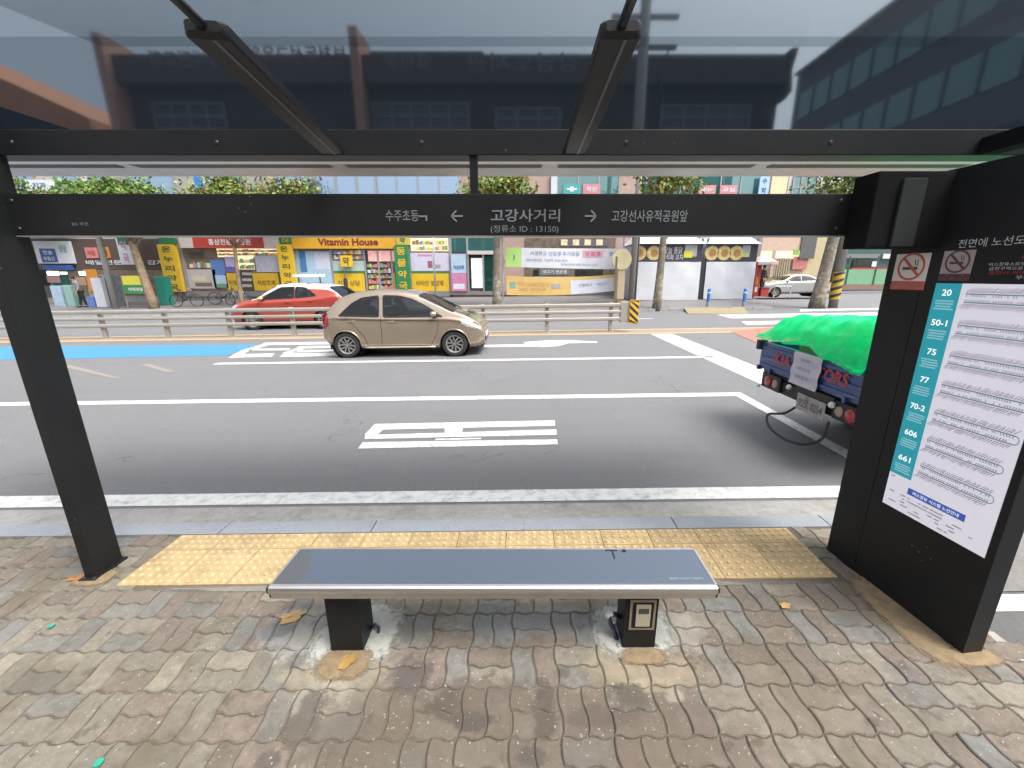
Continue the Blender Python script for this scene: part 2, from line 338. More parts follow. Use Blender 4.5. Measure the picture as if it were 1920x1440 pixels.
# ---- wavy interlocking pavers
S_ = 0.188; OX, OY = -0.239, 1.478
def warp(x, y):
    fx, fy = (x - OX) / S_, (y - OY) / S_
    def wv(t):
        t = t % 1.0; q = math.sin(2 * math.pi * t); return math.copysign(min(1.0, abs(q) * 1.35), q)
    return x + 0.0068 * wv(fy), y + 0.0058 * wv(fx * 2.0 + 0.12)
MEAN = (0.158, 0.143, 0.112)
PALETTE = [(tuple((m + (q - m) * 0.62) * .93 for q, m in zip(c, MEAN)), k) for c, k in [((0.205, 0.187, 0.150), 5), ((0.225, 0.202, 0.160), 3), ((0.190, 0.148, 0.122), 5), ((0.172, 0.135, 0.112), 3), ((0.180, 0.180, 0.166), 5), ((0.160, 0.168, 0.165), 3), ((0.27, 0.245, 0.19), 1.4)]]
rp = random.Random(11)
def pick(cx, cy):
    n = mnoise.noise(Vector((cx * 0.9, cy * 1.4, 3.1)))
    ws = []
    for i, (c, wgt) in enumerate(PALETTE):
        k = wgt
        if i in (2, 3): k *= 1.0 + 2.2 * max(0, n) + (1.6 if cy < 1.45 and cx > -0.9 else 0.0)
        if i in (0, 1, 6): k *= 1.0 + 2.2 * max(0, -n) + (1.4 if cx < -0.9 else 0)
        if i in (4, 5): k *= 1.9 if cy > 1.46 else 0.75
        ws.append(k)
    return rp.choices([c for c, _ in PALETTE], ws)[0]
pv = MB(); bed = MB()
def paver(x0, y0, x1, y1):
    if x1 < -4.7 or x0 > 2.10: return
    xc, yc = (x0 + x1) / 2, (y0 + y1) / 2
    if yc > 2.33 or yc < -1.0: return
    if -2.2 < xc < 1.70 and yc > 1.875: return
    g = 0.0024; n = 9
    def ring(ins, dz):
        a, b, c, d = x0 + g + ins, y0 + g + ins, x1 - g - ins, y1 - g - ins; P = []
        for (p, q, r, s) in ((a, b, c, b), (c, b, c, d), (c, d, a, d), (a, d, a, b)):
            for k in range(n):
                t = k / n; P.append((p + (r - p) * t, q + (s - q) * t))
        out = []
        for (x, y) in P:
            X, Y = warp(x, y); Y = min(Y, 2.342)
            out.append((X, Y, gz(X, dz) + tx * (x - xc) + ty * (y - yc)))
        return out
    tx, ty = rp.uniform(-.012, .012), rp.uniform(-.012, .012); h = rp.uniform(-0.0018, 0.0012)
    c = pick(xc, yc); k = rp.uniform(0.9, 1.1); pv.c = (c[0] * k, c[1] * k, c[2] * k, 1)
    r0, r1, r2 = ring(0, -0.05), ring(0.0004, h - 0.0045), ring(0.0050, h)
    m = len(r0); fs = [(i, (i + 1) % m, m + (i + 1) % m, m + i) for i in range(m)] + [(m + i, m + (i + 1) % m, 2 * m + (i + 1) % m, 2 * m + i) for i in range(m)]
    pv.add(r0 + r1 + r2, fs + [list(range(2 * m, 3 * m))])
for j in range(-14, 6):
    for i in range(-26, 14):
        x, y = OX + i * S_, OY + (j - 1) * S_
        flip = (i + j + (1 if rp.random() < 0.04 else 0)) % 2
        if flip == 0:
            paver(x, y, x + S_, y + S_ / 2); paver(x, y + S_ / 2, x + S_, y + S_)
        else:
            paver(x, y, x + S_ / 2, y + S_); paver(x + S_ / 2, y, x + S_, y + S_)
# paver material: the colour of each stone, grain, and the stains seen on the photograph's pavement
def paver_mat():
    m = mat('wavy_concrete_pavers', (0.3, 0.3, 0.3), 0.82, var=0.26, scale=30, bump=0.45, bscale=240, dirt_or_sheen=(0.080, 0.070, 0.052), dirt_or_sheen_amt=0.72, dirt_or_sheen_scale=3.2, attr='stone')
    t = m.node_tree; N = t.nodes; L = t.links; b = N['Principled BSDF']
    base = b.inputs['Base Color'].links[0].from_socket
    geo = N.new('ShaderNodeNewGeometry')
    nz = N.new('ShaderNodeTexNoise'); nz.inputs['Scale'].default_value = 11; nz.inputs['Detail'].default_value = 7; nz.inputs['Roughness'].default_value = 0.75
    L.new(geo.outputs['Position'], nz.inputs['Vector'])
    def blob(px, py, rx, ry, c, amt, base, rag=1.3):
        p = gnd(px, py)
        sub = N.new('ShaderNodeVectorMath'); sub.operation = 'SUBTRACT'; sub.inputs[1].default_value = p; L.new(geo.outputs['Position'], sub.inputs[0])
        mul = N.new('ShaderNodeVectorMath'); mul.operation = 'MULTIPLY'; mul.inputs[1].default_value = (1 / rx, 1 / ry, 0); L.new(sub.outputs[0], mul.inputs[0])
        ln = N.new('ShaderNodeVectorMath'); ln.operation = 'LENGTH'; L.new(mul.outputs[0], ln.inputs[0])
        ad = N.new('ShaderNodeMath'); ad.operation = 'MULTIPLY_ADD'; ad.inputs[1].default_value = rag * 2; L.new(nz.outputs['Fac'], ad.inputs[0]); L.new(ln.outputs['Value'], ad.inputs[2])
        mr = N.new('ShaderNodeMapRange'); mr.inputs['From Min'].default_value = 0.75 + rag; mr.inputs['From Max'].default_value = 1.15 + rag; mr.inputs['To Min'].default_value = amt; mr.inputs['To Max'].default_value = 0
        L.new(ad.outputs[0], mr.inputs['Value'])
        mx = N.new('ShaderNodeMix'); mx.data_type = 'RGBA'; mx.inputs['B'].default_value = lin(c); L.new(mr.outputs[0], mx.inputs['Factor']); L.new(base, mx.inputs['A'])
        return mx.outputs['Result']
    for a in [(640, 1250, .24, .13, (.30, .27, .19), .55), (1200, 1250, .24, .11, (.30, .25, .17), .55), (560, 1180, .16, .14, (.36, .36, .34), .55), (600, 1320, .12, .12, (.33, .31, .26), .45),
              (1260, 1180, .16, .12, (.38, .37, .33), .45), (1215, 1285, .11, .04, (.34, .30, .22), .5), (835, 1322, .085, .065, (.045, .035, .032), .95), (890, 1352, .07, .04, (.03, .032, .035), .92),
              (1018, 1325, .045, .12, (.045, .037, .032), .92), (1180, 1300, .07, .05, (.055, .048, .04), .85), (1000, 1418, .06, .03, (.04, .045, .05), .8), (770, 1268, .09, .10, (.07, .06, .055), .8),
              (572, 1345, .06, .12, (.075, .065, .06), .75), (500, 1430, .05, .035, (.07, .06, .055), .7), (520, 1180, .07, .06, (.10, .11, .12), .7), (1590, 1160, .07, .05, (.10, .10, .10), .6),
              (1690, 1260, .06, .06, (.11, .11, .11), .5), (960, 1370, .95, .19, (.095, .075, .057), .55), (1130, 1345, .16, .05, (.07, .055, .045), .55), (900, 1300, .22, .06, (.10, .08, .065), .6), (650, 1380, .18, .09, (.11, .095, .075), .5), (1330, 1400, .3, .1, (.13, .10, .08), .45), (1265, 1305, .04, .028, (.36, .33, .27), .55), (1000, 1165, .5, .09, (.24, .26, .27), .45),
              (1060, 1260, .03, .03, (.06, .055, .05), .6), (760, 1430, .08, .04, (.12, .11, .09), .5), (1480, 1330, .25, .2, (.20, .17, .13), .35), (250, 1120, .35, .05, (.17, .15, .12), .5)]:
        base = blob(*a, base)
    def spots(base, scale, lo, hi, amt, c, sq=(1, 1, 1), detail=3):
        mp = N.new('ShaderNodeVectorMath'); mp.operation = 'MULTIPLY'; mp.inputs[1].default_value = sq; L.new(geo.outputs['Position'], mp.inputs[0])
        n_ = N.new('ShaderNodeTexNoise'); n_.inputs['Scale'].default_value = scale; n_.inputs['Detail'].default_value = detail; n_.inputs['Roughness'].default_value = .6; L.new(mp.outputs[0], n_.inputs['Vector'])
        r_ = N.new('ShaderNodeMapRange'); r_.inputs['From Min'].default_value = lo; r_.inputs['From Max'].default_value = hi; r_.inputs['To Max'].default_value = amt; L.new(n_.outputs['Fac'], r_.inputs['Value'])
        x_ = N.new('ShaderNodeMix'); x_.data_type = 'RGBA'; x_.inputs['B'].default_value = lin(c); L.new(r_.outputs[0], x_.inputs['Factor']); L.new(base, x_.inputs['A']); return x_.outputs['Result']
    base = spots(base, 9, .62, .70, .55, (.060, .050, .040))
    base = spots(base, 26, .68, .73, .6, (.050, .045, .040))
    base = spots(base, 75, .71, .74, .75, (.36, .35, .31), detail=1)
    base = spots(base, 3.2, .50, .68, .35, (.125, .098, .062))
    L.new(base, b.inputs['Base Color'])
    return m
PAVER = paver_mat()
sidewalk = struct(pv.build('sidewalk', PAVER, colname='stone'))
sheet(bed, -40, -30, 2.13, 2.344, -0.0075, 1, 1)
bed.build('joint_sand', mat('joint_sand', (0.105, 0.088, 0.066), 0.95, var=0.35, scale=40, bump=0.4), sidewalk)
far_pv = MB(); sheet(far_pv, -40, -30, -4.72, 2.343, -0.003); sheet(far_pv, -4.7, -30, 2.1, -1.0, -0.003)
far_pv.build('paving_slabs', mat('plain_pavers', (0.24, 0.22, 0.19), 0.85, var=0.2, scale=12, bump=0.3), sidewalk)
# edge of the sidewalk by the side road: a run of kerb stones
ek = MB()
for k in range(30):
    y0 = -6 + k * 0.26
    if y0 > 1.75: break
    ek.bbox((2.105, y0 + 0.004, gz(2.1, -0.25)), (2.155, y0 + 0.256, gz(2.1, -0.004)), 0.006)
struct(ek.build('side_kerb', mat('pale_kerb_concrete', (0.30, 0.29, 0.27), 0.85, var=0.15, scale=20)))

# ---- tactile paving: yellow blocks with rows of rounded studs
tact = MB(); x0, x1, y0, y1 = -2.225, 1.70, 1.885, 2.335
nb = 13; bw = (x1 - x0) / nb; rt = random.Random(5)
for i in range(nb):
    for j, (ya, yb) in enumerate(((y0, y0 + 0.298), (y0 + 0.302, y1))):
        a, b = x0 + i * bw + 0.002, x0 + (i + 1) * bw - 0.002; k = rt.uniform(0.94, 1.05)
        tact.c = (0.40 * k, 0.295 * k, 0.155 * k, 1)
        tact.add([(a, ya, gz(a, -.03)), (b, ya, gz(b, -.03)), (b, yb, gz(b, -.03)), (a, yb, gz(a, -.03)), (a, ya, gz(a, .002)), (b, ya, gz(b, .002)), (b, yb, gz(b, .002)), (a, yb, gz(a, .002))], [(4, 5, 6, 7), (0, 1, 5, 4), (1, 2, 6, 5), (2, 3, 7, 6), (3, 0, 4, 7)])
        nr = 6 if j == 0 else 3; tact.c = (0.53 * k, 0.39 * k, 0.20 * k, 1)
        for u in range(6):
            for v in range(nr):
                px, py = a + (u + 0.5) * (b - a) / 6, ya + (v + 0.5) * (yb - ya) / nr; rr = 0.0135; st = len(tact.v); vs = []; fs = []
                for (q, h) in ((1.0, 0.002), (0.86, 0.0075), (0.5, 0.0105)):
                    for s in range(10): vs.append((px + rr * q * math.cos(s * math.pi / 5), py + rr * q * math.sin(s * math.pi / 5), gz(px, h)))
                for l in range(2):
                    for s in range(10): fs.append((l * 10 + s, l * 10 + (s + 1) % 10, l * 10 + 10 + (s + 1) % 10, l * 10 + 10 + s))
                fs.append(list(range(20, 30))); tact.add(vs, fs)
tact.build('tactile_paving', mat('yellow_tactile_block', (0.5, 0.3, 0.1), 0.75, var=0.20, scale=30, bump=0.25, dirt_or_sheen=(0.19, 0.14, 0.08), dirt_or_sheen_amt=0.7, dirt_or_sheen_scale=4.5, attr='stone'), sidewalk, colname='stone')
# mortar round the feet of bench, post and panel
def patch_mat(name, c, var):
    m = mat(name, c, 0.9, var=var, scale=26, bump=0.3, dirt_or_sheen=(0.15, 0.12, 0.07), dirt_or_sheen_amt=0.45, dirt_or_sheen_scale=6)
    t = m.node_tree; N = t.nodes; L = t.links; b = N['Principled BSDF']; out = N['Material Output']
    a = N.new('ShaderNodeAttribute'); a.attribute_name = 'edge'; nz = N.new('ShaderNodeTexNoise'); nz.inputs['Scale'].default_value = 16; nz.inputs['Detail'].default_value = 6
    ad = N.new('ShaderNodeMath'); ad.operation = 'ADD'; L.new(a.outputs['Fac'], ad.inputs[0]); L.new(nz.outputs['Fac'], ad.inputs[1])
    mr = N.new('ShaderNodeMapRange'); mr.inputs['From Min'].default_value = 0.80; mr.inputs['From Max'].default_value = 1.22; L.new(ad.outputs[0], mr.inputs['Value'])
    L.new(mr.outputs[0], b.inputs['Alpha']); return m
def patch(cx, cy, rx, ry, m, name='mortar_patch', lift=0.0022, hgt=0.004, pw=3.0):
    mb = MB(); n = 28; rings = [1.0, 0.8, 0.55, 0.25]
    vs = []; cs = []
    for q in rings:
        for s in range(n):
            a = 2 * math.pi * s / n; sq = (abs(math.cos(a)) ** pw + abs(math.sin(a)) ** pw) ** (-1 / pw)
            X, Y = cx + rx * q * sq * math.cos(a), cy + ry * q * sq * math.sin(a); vs.append((X, Y, gz(X, lift + hgt * (1 - q))))
            cs.append(min(1.0, (1 - q) * 1.9))
    fs = [(l * n + s, l * n + (s + 1) % n, (l + 1) * n + (s + 1) % n, (l + 1) * n + s) for l in range(3) for s in range(n)] + [list(range(3 * n, 4 * n))]
    mb.add(vs, fs); o = mb.build(name, m, sidewalk, smooth=True)
    ca = o.data.color_attributes.new('edge', 'FLOAT_COLOR', 'POINT')
    for i, q in enumerate(cs): ca.data[i].color = (q, q, q, 1)
    return o
MORT = patch_mat('pale_mortar', (0.37, 0.38, 0.345), 0.15); OCHRE = patch_mat('rusty_sand', (0.215, 0.158, 0.092), 0.35)
patch(-0.775, 1.55, 0.25, 0.24, MORT); patch(0.50, 1.56, 0.24, 0.20, MORT)
patch(-0.77, 1.40, 0.15, 0.10, OCHRE, 'rust_stain', 0.0045); patch(0.52, 1.42, 0.13, 0.055, OCHRE, 'rust_stain', 0.0045)
patch(1.80, 1.62, 0.12, 0.36, OCHRE, 'rust_stain'); patch(1.92, 1.40, 0.15, 0.06, OCHRE, 'rust_stain'); patch(-2.40, 1.95, 0.14, 0.09, OCHRE, 'rust_stain')
patch(-0.3, 1.852, 2.2, 0.035, patch_mat('grey_mortar', (0.20, 0.185, 0.16), 0.2), 'mortar_strip', 0.0005, 0.001)

# ================================================================ THE SHELTER
shelter = thing('bus_shelter', 'black steel bus shelter with dark glass fascia and the stop name on its cross beam', 'bus shelter', (-2.415, 2.0, gz(-2.4)))
POST_X0, POST_X1, POST_Y0, POST_Y1 = -2.445, -2.385, 1.94, 2.10
MB().bbox((POST_X0, POST_Y0, -0.12), (POST_X1, POST_Y1, 2.24), 0.004).build('post', BLACK, shelter)
MB().bbox((POST_X0 - 0.02, POST_Y0 - 0.02, gz(-2.4, -0.02)), (POST_X1 + 0.012, POST_Y1 + 0.02, gz(-2.4, 0.010)), 0.003).build('base_plate', BLACK, shelter)
BZ0, BZ1, BY = 1.785, 1.966, 2.04
beam = MB().bbox((POST_X1 - 0.001, BY, BZ0), (1.76, BY + 0.06, BZ1), 0.003).build('sign_beam', BLACK, shelter)
MB().box((POST_X1 + 0.01, BY - 0.004, BZ0 - 0.006), (1.74, BY + 0.03, BZ0 - 0.001)).build('beam_edge_strip', mat('dull_aluminium', (0.30, 0.30, 0.30), 0.5, metal=0.4), shelter)
LET = mat('pale_grey_lettering', (0.20, 0.215, 0.225), 0.6, var=0.1)
def beam_text(body, px0, px1, py0, py1, bold=0.0):
    a, b = at(px0, (py0 + py1) / 2, BY), at(px1, (py0 + py1) / 2, BY); z1, z0 = at(px0, py0, BY).z, at(px0, py1, BY).z
    mb = MB(); mb.text(body, ((a.x + b.x) / 2, BY - 0.0015, (z0 + z1) / 2), X3, Z3, z1 - z0, fit=b.x - a.x, bold=bold); return mb.build('lettering', LET, beam)
beam_text('수주초등', 723, 785, 394, 415, 0.004); beam_text('고강사거리', 920, 1050, 392, 416, 0.012); beam_text('고강선사유적공원앞', 1147, 1289, 394, 416, 0.004); beam_text('(정류소 ID : 13150)', 920, 1047, 422, 438)
mb = MB(); mb.prism([at(785, 404, BY - .002), at(801, 404, BY - .002), at(801, 414, BY - .002), at(798, 414, BY - .002), at(798, 407, BY - .002), at(785, 407, BY - .002)], (0, 0.001, 0)); mb.build('lettering', LET, beam)
for px, s in ((857, -1), (1107, 1)):
    mb = MB(); y = BY - 0.003; c = at(px, 405, y)
    h = 0.0265
    def bar(p, q, w=0.0032):
        d = Vector((q[0] - p[0], 0, q[1] - p[1])).normalized(); n = Vector((-d.z, 0, d.x)) * w
        P, Q = Vector((c.x + s * p[0], y, c.z + p[1])), Vector((c.x + s * q[0], y, c.z + q[1])); n = Vector((n.x * s, 0, n.z))
        mb.prism([P - n, Q - n, Q + n, P + n], (0, 0.001, 0))
    bar((-h, 0), (h, 0)); bar((h, 0), (h - .024, .024)); bar((h, 0), (h - .024, -.024)); mb.build('arrow', LET, beam)
mb = MB(); mb.text('BIS 부천', at(150, 420, BY - 0.002), X3, Z3, 0.016, fit=0.075); mb.build('lettering', mat('dim_lettering', (0.16, 0.17, 0.16), 0.6), beam)
BOLT = mat('dark_bolt', (0.06, 0.06, 0.062), 0.4, metal=0.6)
for bx, by, bz in [(POST_X1 + .03, BY, BZ0 + .03), (POST_X1 + .03, BY, BZ1 - .03), (1.46, BY, BZ0 + .03), (1.46, BY, BZ1 - .03)] + [(-2.3 + .92 * k, 2.06, HZ0_ + .052) for HZ0_ in (2.13,) for k in range(6)]:
    mb = MB(); mb.lathe([(0, .004), (.006, .004), (.009, .001), (.009, 0)], (bx, by - .0005, bz), (0, -1, 0), 10); mb.build('bolt', BOLT, shelter)
for bx, by in ((POST_X0 - .012, POST_Y0 + .02), (POST_X0 - .012, POST_Y1 - .02), (POST_X1 + .006, POST_Y0 - .012), (POST_X0 + .01, POST_Y0 - .012)):
    mb = MB(); mb.lathe([(0, .012), (.006, .012), (.009, .006), (.009, 0)], (bx, by, gz(-2.4, .010)), seg=8); mb.build('anchor_bolt', BOLT, shelter)
MB().bbox((-0.248, 2.07, BZ1), (-0.212, 2.10, 2.132), 0.002).build('hanger_post', BLACK, shelter)
HZ0, HZ1 = 2.130, 2.235
MB().bbox((-2.62, 2.06, HZ0), (2.62, 2.17, HZ1), 0.004).build('header_beam', BLACK, shelter)
GL = mat_mirror('dark_mirror_glass', (0.014, 0.020, 0.028), 0.175, (0.78, 0.91, 1.0), 0.035); GU = mat_mirror('dark_mirror_glass_upper', (0.024, 0.032, 0.042), 0.25, (0.84, 0.94, 1.0), 0.04)  # bluish base colours lifted to paint a haze over the reflections
MB().box((-2.62, 2.100, HZ1 + 0.001), (2.62, 2.112, 2.6029)).build('fascia_glass', GL, shelter)
MB().box((-2.62, 2.100, 2.603), (2.62, 2.112, 2.85)).build('fascia_glass', GU, shelter)
# front canopy beyond the header: pale soffit with dark slots
SOF = mat('pale_grey_soffit', (0.36, 0.36, 0.35), 0.22, var=0.06, scale=2, spec=0.7)
soffit = MB().box((-3.5, 2.18, 2.252), (2.9, 2.999, 2.275)).build('canopy_soffit', SOF, shelter)
MB().bbox((-3.5, 3.0, 2.252), (2.9, 3.04, 2.36), 0.004).build('canopy_edge', SOF, shelter)
MB().box((-3.5, 2.18, 2.277), (2.9, 3.0, 2.30)).build('canopy_top', BLACK, shelter)
slot = mat('slot_black', (0.006, 0.006, 0.007), 0.5)
for k in range(-3, 3):
    xa = -1.13 + k * 1.29 + 0.05; xb = xa + 1.19; mb = MB()
    mb.prism([(xa, 2.70, 2.2512), (xb, 2.70, 2.2512), (xb, 2.80, 2.2512), (xa, 2.80, 2.2512)], (0, 0, -0.003)); mb.build('soffit_slot', slot, shelter)
mb = MB(); mb.box((-3.5, 2.60, 2.236), (2.9, 2.66, 2.250)); mb.build('light_rail', mat('white_rail', (0.7, 0.7, 0.68), 0.3, var=0.05), shelter)
# arms reaching back from the header, each a lamp housing with a thin rod behind it
for (xn, xf_) in ((-0.735, -0.865), (0.225, 0.232)):
    d = Vector((xf_ - xn, 2.06 - 1.13, 0)); n = Vector((d.y, -d.x, 0)).normalized() * 0.048; A = Vector((xn, 1.13, 0)); B = A + d
    sec = [(-1, 2.140), (-1, 2.164), (-0.85, 2.170), (0.85, 2.170), (1, 2.164), (1, 2.140), (0.90, 2.134), (-0.90, 2.134)]
    mb = MB(); mb.prism([A + n * s + Z3 * z for s, z in sec], d)
    nose = [A + n * s * 0.75 + Z3 * (2.152 + (z - 2.152) * 0.6) - d.normalized() * 0.02 for s, z in sec]; base = [A + n * s + Z3 * z for s, z in sec]
    mb.add(base + nose, [(i, (i + 1) % 8, 8 + (i + 1) % 8, 8 + i) for i in range(8)] + [list(range(8, 16))])
    arm = mb.build('roof_arm', BLACK, shelter, smooth=35)
    mb = MB(); q = n.normalized() * 0.004; o_ = n * 0.25; mb.prism([A + o_ - q + Z3 * 2.1325, A + o_ + q + Z3 * 2.1325, B + o_ + q + Z3 * 2.1325, B + o_ - q + Z3 * 2.1325], (0, 0, 0.002)); mb.build('highlight_strip', mat('highlight_strip', (0.07, 0.08, 0.095), 0.4), arm)  # paler line under the arm, a highlight put in as colour
    mb = MB(); mb.tube([A - d.normalized() * 0.01 + Z3 * 2.155, A - d.normalized() * 1.72 + Z3 * 2.158], 0.011, 10)
    rod = mb.build('arm_rod', mat('dark_metal_rod', (0.10, 0.105, 0.11), 0.32, metal=0.8), shelter, smooth=True)
MATTE = mat('matte_black', (0.010, 0.0105, 0.0115), 0.85, var=.2, spec=.08)
# side beams back to the rear posts, rear beam and the clear roof over it all
MB().bbox((-2.50, -0.62, 2.13), (-2.42, 2.058, 2.36), 0.004).build('side_beam', MATTE, shelter)
MB().bbox((2.05, -0.62, 2.13), (2.13, 2.058, 2.20), 0.004).build('side_beam', MATTE, shelter)
MB().bbox((-2.415, -0.70, 2.13), (2.045, -0.62, 2.30), 0.004).build('rear_beam', BLACK, shelter)
MB().bbox((-2.52, -0.71, -0.1), (-2.42, -0.625, 2.128), 0.004).build('post', BLACK, shelter)
MB().bbox((2.02, -0.71, -0.1), (2.10, -0.625, 2.128), 0.004).build('post', BLACK, shelter)
MB().add([(-2.62, 2.12, 2.86), (2.62, 2.12, 2.86), (2.62, 1.2, 2.98), (-2.62, 1.2, 2.98)], [(0, 1, 2, 3)]).build('roof_glass', mat_glass('clear_roof_glass', (0.80, 0.84, 0.86), 0.02), shelter)
# arrival display box hung in the corner by the panel
MB().bbox((1.50, 1.90, 1.722), (1.96, 2.035, 2.03), 0.006).build('display_box', MATTE, shelter)
MB().bbox((1.60, 1.885, 1.725), (1.70, 1.8985, 2.0), 0.004).build('box_cover', mat('grey_cover', (0.030, 0.033, 0.034), 0.8, var=0.1, spec=.1), shelter)

# ================================================================ THE ROUTE PANEL
KA, KB = gnd(1550, 1030), gnd(1804, 1227)
kdir = Vector((KB.x - KA.x, KB.y - KA.y, 0)); klen = kdir.length; kdir.normalize(); kn = Vector((kdir.y, -kdir.x, 0))     # towards the bench
if kn.x > 0: kn = -kn
kiosk = thing('route_panel', 'tall black slab beside the bench carrying a lit route map and no smoking stickers', 'information panel', ((KA.x + KB.x) / 2, (KA.y + KB.y) / 2, gz(1.85)))
def kp(s, z, out=0.0): return Vector((KA.x, KA.y, 0)) + kdir * s + kn * out + Z3 * z
def kpx(px, py, out=0.0):
    p = on_plane(px, py, KA + kn * out, kn); return (Vector((p.x - KA.x, p.y - KA.y, 0)).dot(kdir), p.z)
TH = 0.095; KTOP = 2.04
seam = kpx(1600, 1067)[0]
mb = MB(); mb.prism([kp(0, -.1), kp(seam - .0015, -.1), kp(seam - .0015, KTOP), kp(0, KTOP)], -kn * TH); mb.build('mast', BLACK, kiosk)
mb = MB(); mb.prism([kp(seam + .0015, -.1), kp(klen, -.1), kp(klen, KTOP), kp(seam + .0015, KTOP)], -kn * TH); mb.build('casing', BLACK, kiosk)
(s0, zt) = kpx(1762, 531); (s1, zb) = kpx(1653, 935); (s2, zb2) = kpx(1845, 1051)
s0 = (s0 + s1) / 2; zb = (zb + zb2) / 2; s3 = s2
SW, SH = s3 - s0, zt - zb
print('screen', s0, s3, zb, zt, 'klen', klen)
scr = MB(); scr.prism([kp(s0, zb, .0005), kp(s3, zb, .0005), kp(s3, zt, .0005), kp(s0, zt, .0005)], kn * 0.003)
screen = scr.build('map_screen', mat('lit_map_paper', (0.62, 0.61, 0.69), 0.2, var=0.03, emit=0.22, coat=0.3), kiosk)
def sp(u, v, out=0.0042): return kp(s0 + SW * u, zt - SH * v, out)      # screen coordinates, v downwards
def srect(mb, u0, v0, u1, v1, out=0.0042): mb.poly([sp(u0, v1, out), sp(u1, v1, out), sp(u1, v0, out), sp(u0, v0, out)])
tealm = mat('teal_print', (0.012, 0.26, 0.32), 0.4, var=0.03, emit=0.25); inkm = mat('grey_ink', (0.38, 0.36, 0.43), 0.6, var=0.0); tline = mat('teal_ink', (0.08, 0.32, 0.38), 0.6, var=0.0)
TV = 0.84; TU = 0.235
mb = MB(); srect(mb, 0, 0, TU, TV); mb.build('route_strip', tealm, screen)
numb = mat('white_print', (0.85, 0.88, 0.9), 0.5, var=0, emit=0.3); pale = mat('pale_teal_print', (0.25, 0.55, 0.62), 0.5, var=0, emit=0.15)
rs = random.Random(3)
nums = ['20', '50-1', '75', '77', '70-2', '606', '661']
for i, n in enumerate(nums):
    v = TV * (i + 0.30) / 7
    mb = MB(); mb.text(n, sp(TU / 2, v, .0046), kdir, Z3, SH * 0.025, fit=SW * 0.043 * len(n) * (0.85 if '-' in n else 1), bold=0.015); mb.build('route_number', numb, screen); m2 = MB(); ink = MB(); tl = MB(); rl = MB()
    for k in range(4):
        a = TU * rs.uniform(.12, .2); e = TU * rs.uniform(.78, .9); vv = v + 0.030 + k * 0.0105
        srect(m2, a, vv, e, vv + 0.006, .0046)
    # map row: two long lines joined at the far end, station names slanting off them
    vc = v + 0.018; half = 0.016; ua, ub = TU + 0.05, [0.93, 0.97, 0.96, 0.97, 0.97, 0.93, 0.93][i]
    for sgn in (-1, 1):
        srect(tl, ua, vc + sgn * half - 0.0019, ub - .02, vc + sgn * half + 0.0019, .0046)
        u = ua
        while u < ub - 0.03:
            ln = rs.uniform(.018, .046); hh = 0.010 + ln * 0.22; du = 0.006
            if True:
                v0 = vc + sgn * (half + 0.005); v1 = v0 + sgn * hh
                ink.poly([sp(u, v0, .0046), sp(u + .0065, v0, .0046), sp(u + ln * (1 if sgn < 0 else -1) + .0065, v1, .0046), sp(u + ln * (1 if sgn < 0 else -1), v1, .0046)][::(1 if sgn < 0 else -1)])
                if True: rl.poly([sp(u, v0 + sgn * .001, .0048), sp(u + .008, v0 + sgn * .001, .0048), sp(u + ln * .4 * (1 if sgn < 0 else -1) + .008, v0 + sgn * hh * .4, .0048), sp(u + ln * .4 * (1 if sgn < 0 else -1), v0 + sgn * hh * .4, .0048)][::(1 if sgn < 0 else -1)])
            if rs.random() < 0.8:
                ink.poly([sp(u, vc + sgn * (half - .003), .0046), sp(u + .008, vc + sgn * (half - .003), .0046), sp(u + .014, vc + sgn * (half - .011), .0046), sp(u + .006, vc + sgn * (half - .011), .0046)])
            u += rs.uniform(.017, .024)
    for k in range(8):
        t0, t1 = -math.pi / 2 + math.pi * k / 8, -math.pi / 2 + math.pi * (k + 1) / 8
        P = lambda t, r: sp(ub - .02 + .03 * r * math.cos(t), vc + half * r * math.sin(t), .0046)
        tl.poly([P(t0, .9), P(t0, 1.08), P(t1, 1.08), P(t1, .9)])
    m2.build('route_text', pale, screen); ink.build('station_names', inkm, screen); tl.build('route_line', tline, screen); rl.build('transfer_marks', mat('red_ink', (0.42, 0.16, 0.2), 0.6, var=0), screen)
mb = MB(); mb.poly([sp(.23, .905), sp(.78, .905), sp(.78, .875), sp(.23, .875)][::1]); mb.build('blue_banner', mat('blue_print', (0.03, 0.09, 0.36), 0.4, var=.03, emit=.2), screen)
mb = MB(); mb.text('버스정보 시스템 노선안내', sp(.505, .890, .0046), kdir, Z3, SH * .016, fit=SW * .44); mb.build('banner_lettering', numb, screen)
for k in range(46):
    u, v = rs.uniform(.02, .9), rs.choice([.85, .865, .92, .935, .95, .965, .98]); l = rs.uniform(.02, .09)
    if v < .91 and .18 < u < .8: continue
    mb = MB(); srect(mb, u, v, min(.98, u + l), v + .0045, .0046); mb.build('footnote', inkm, screen)
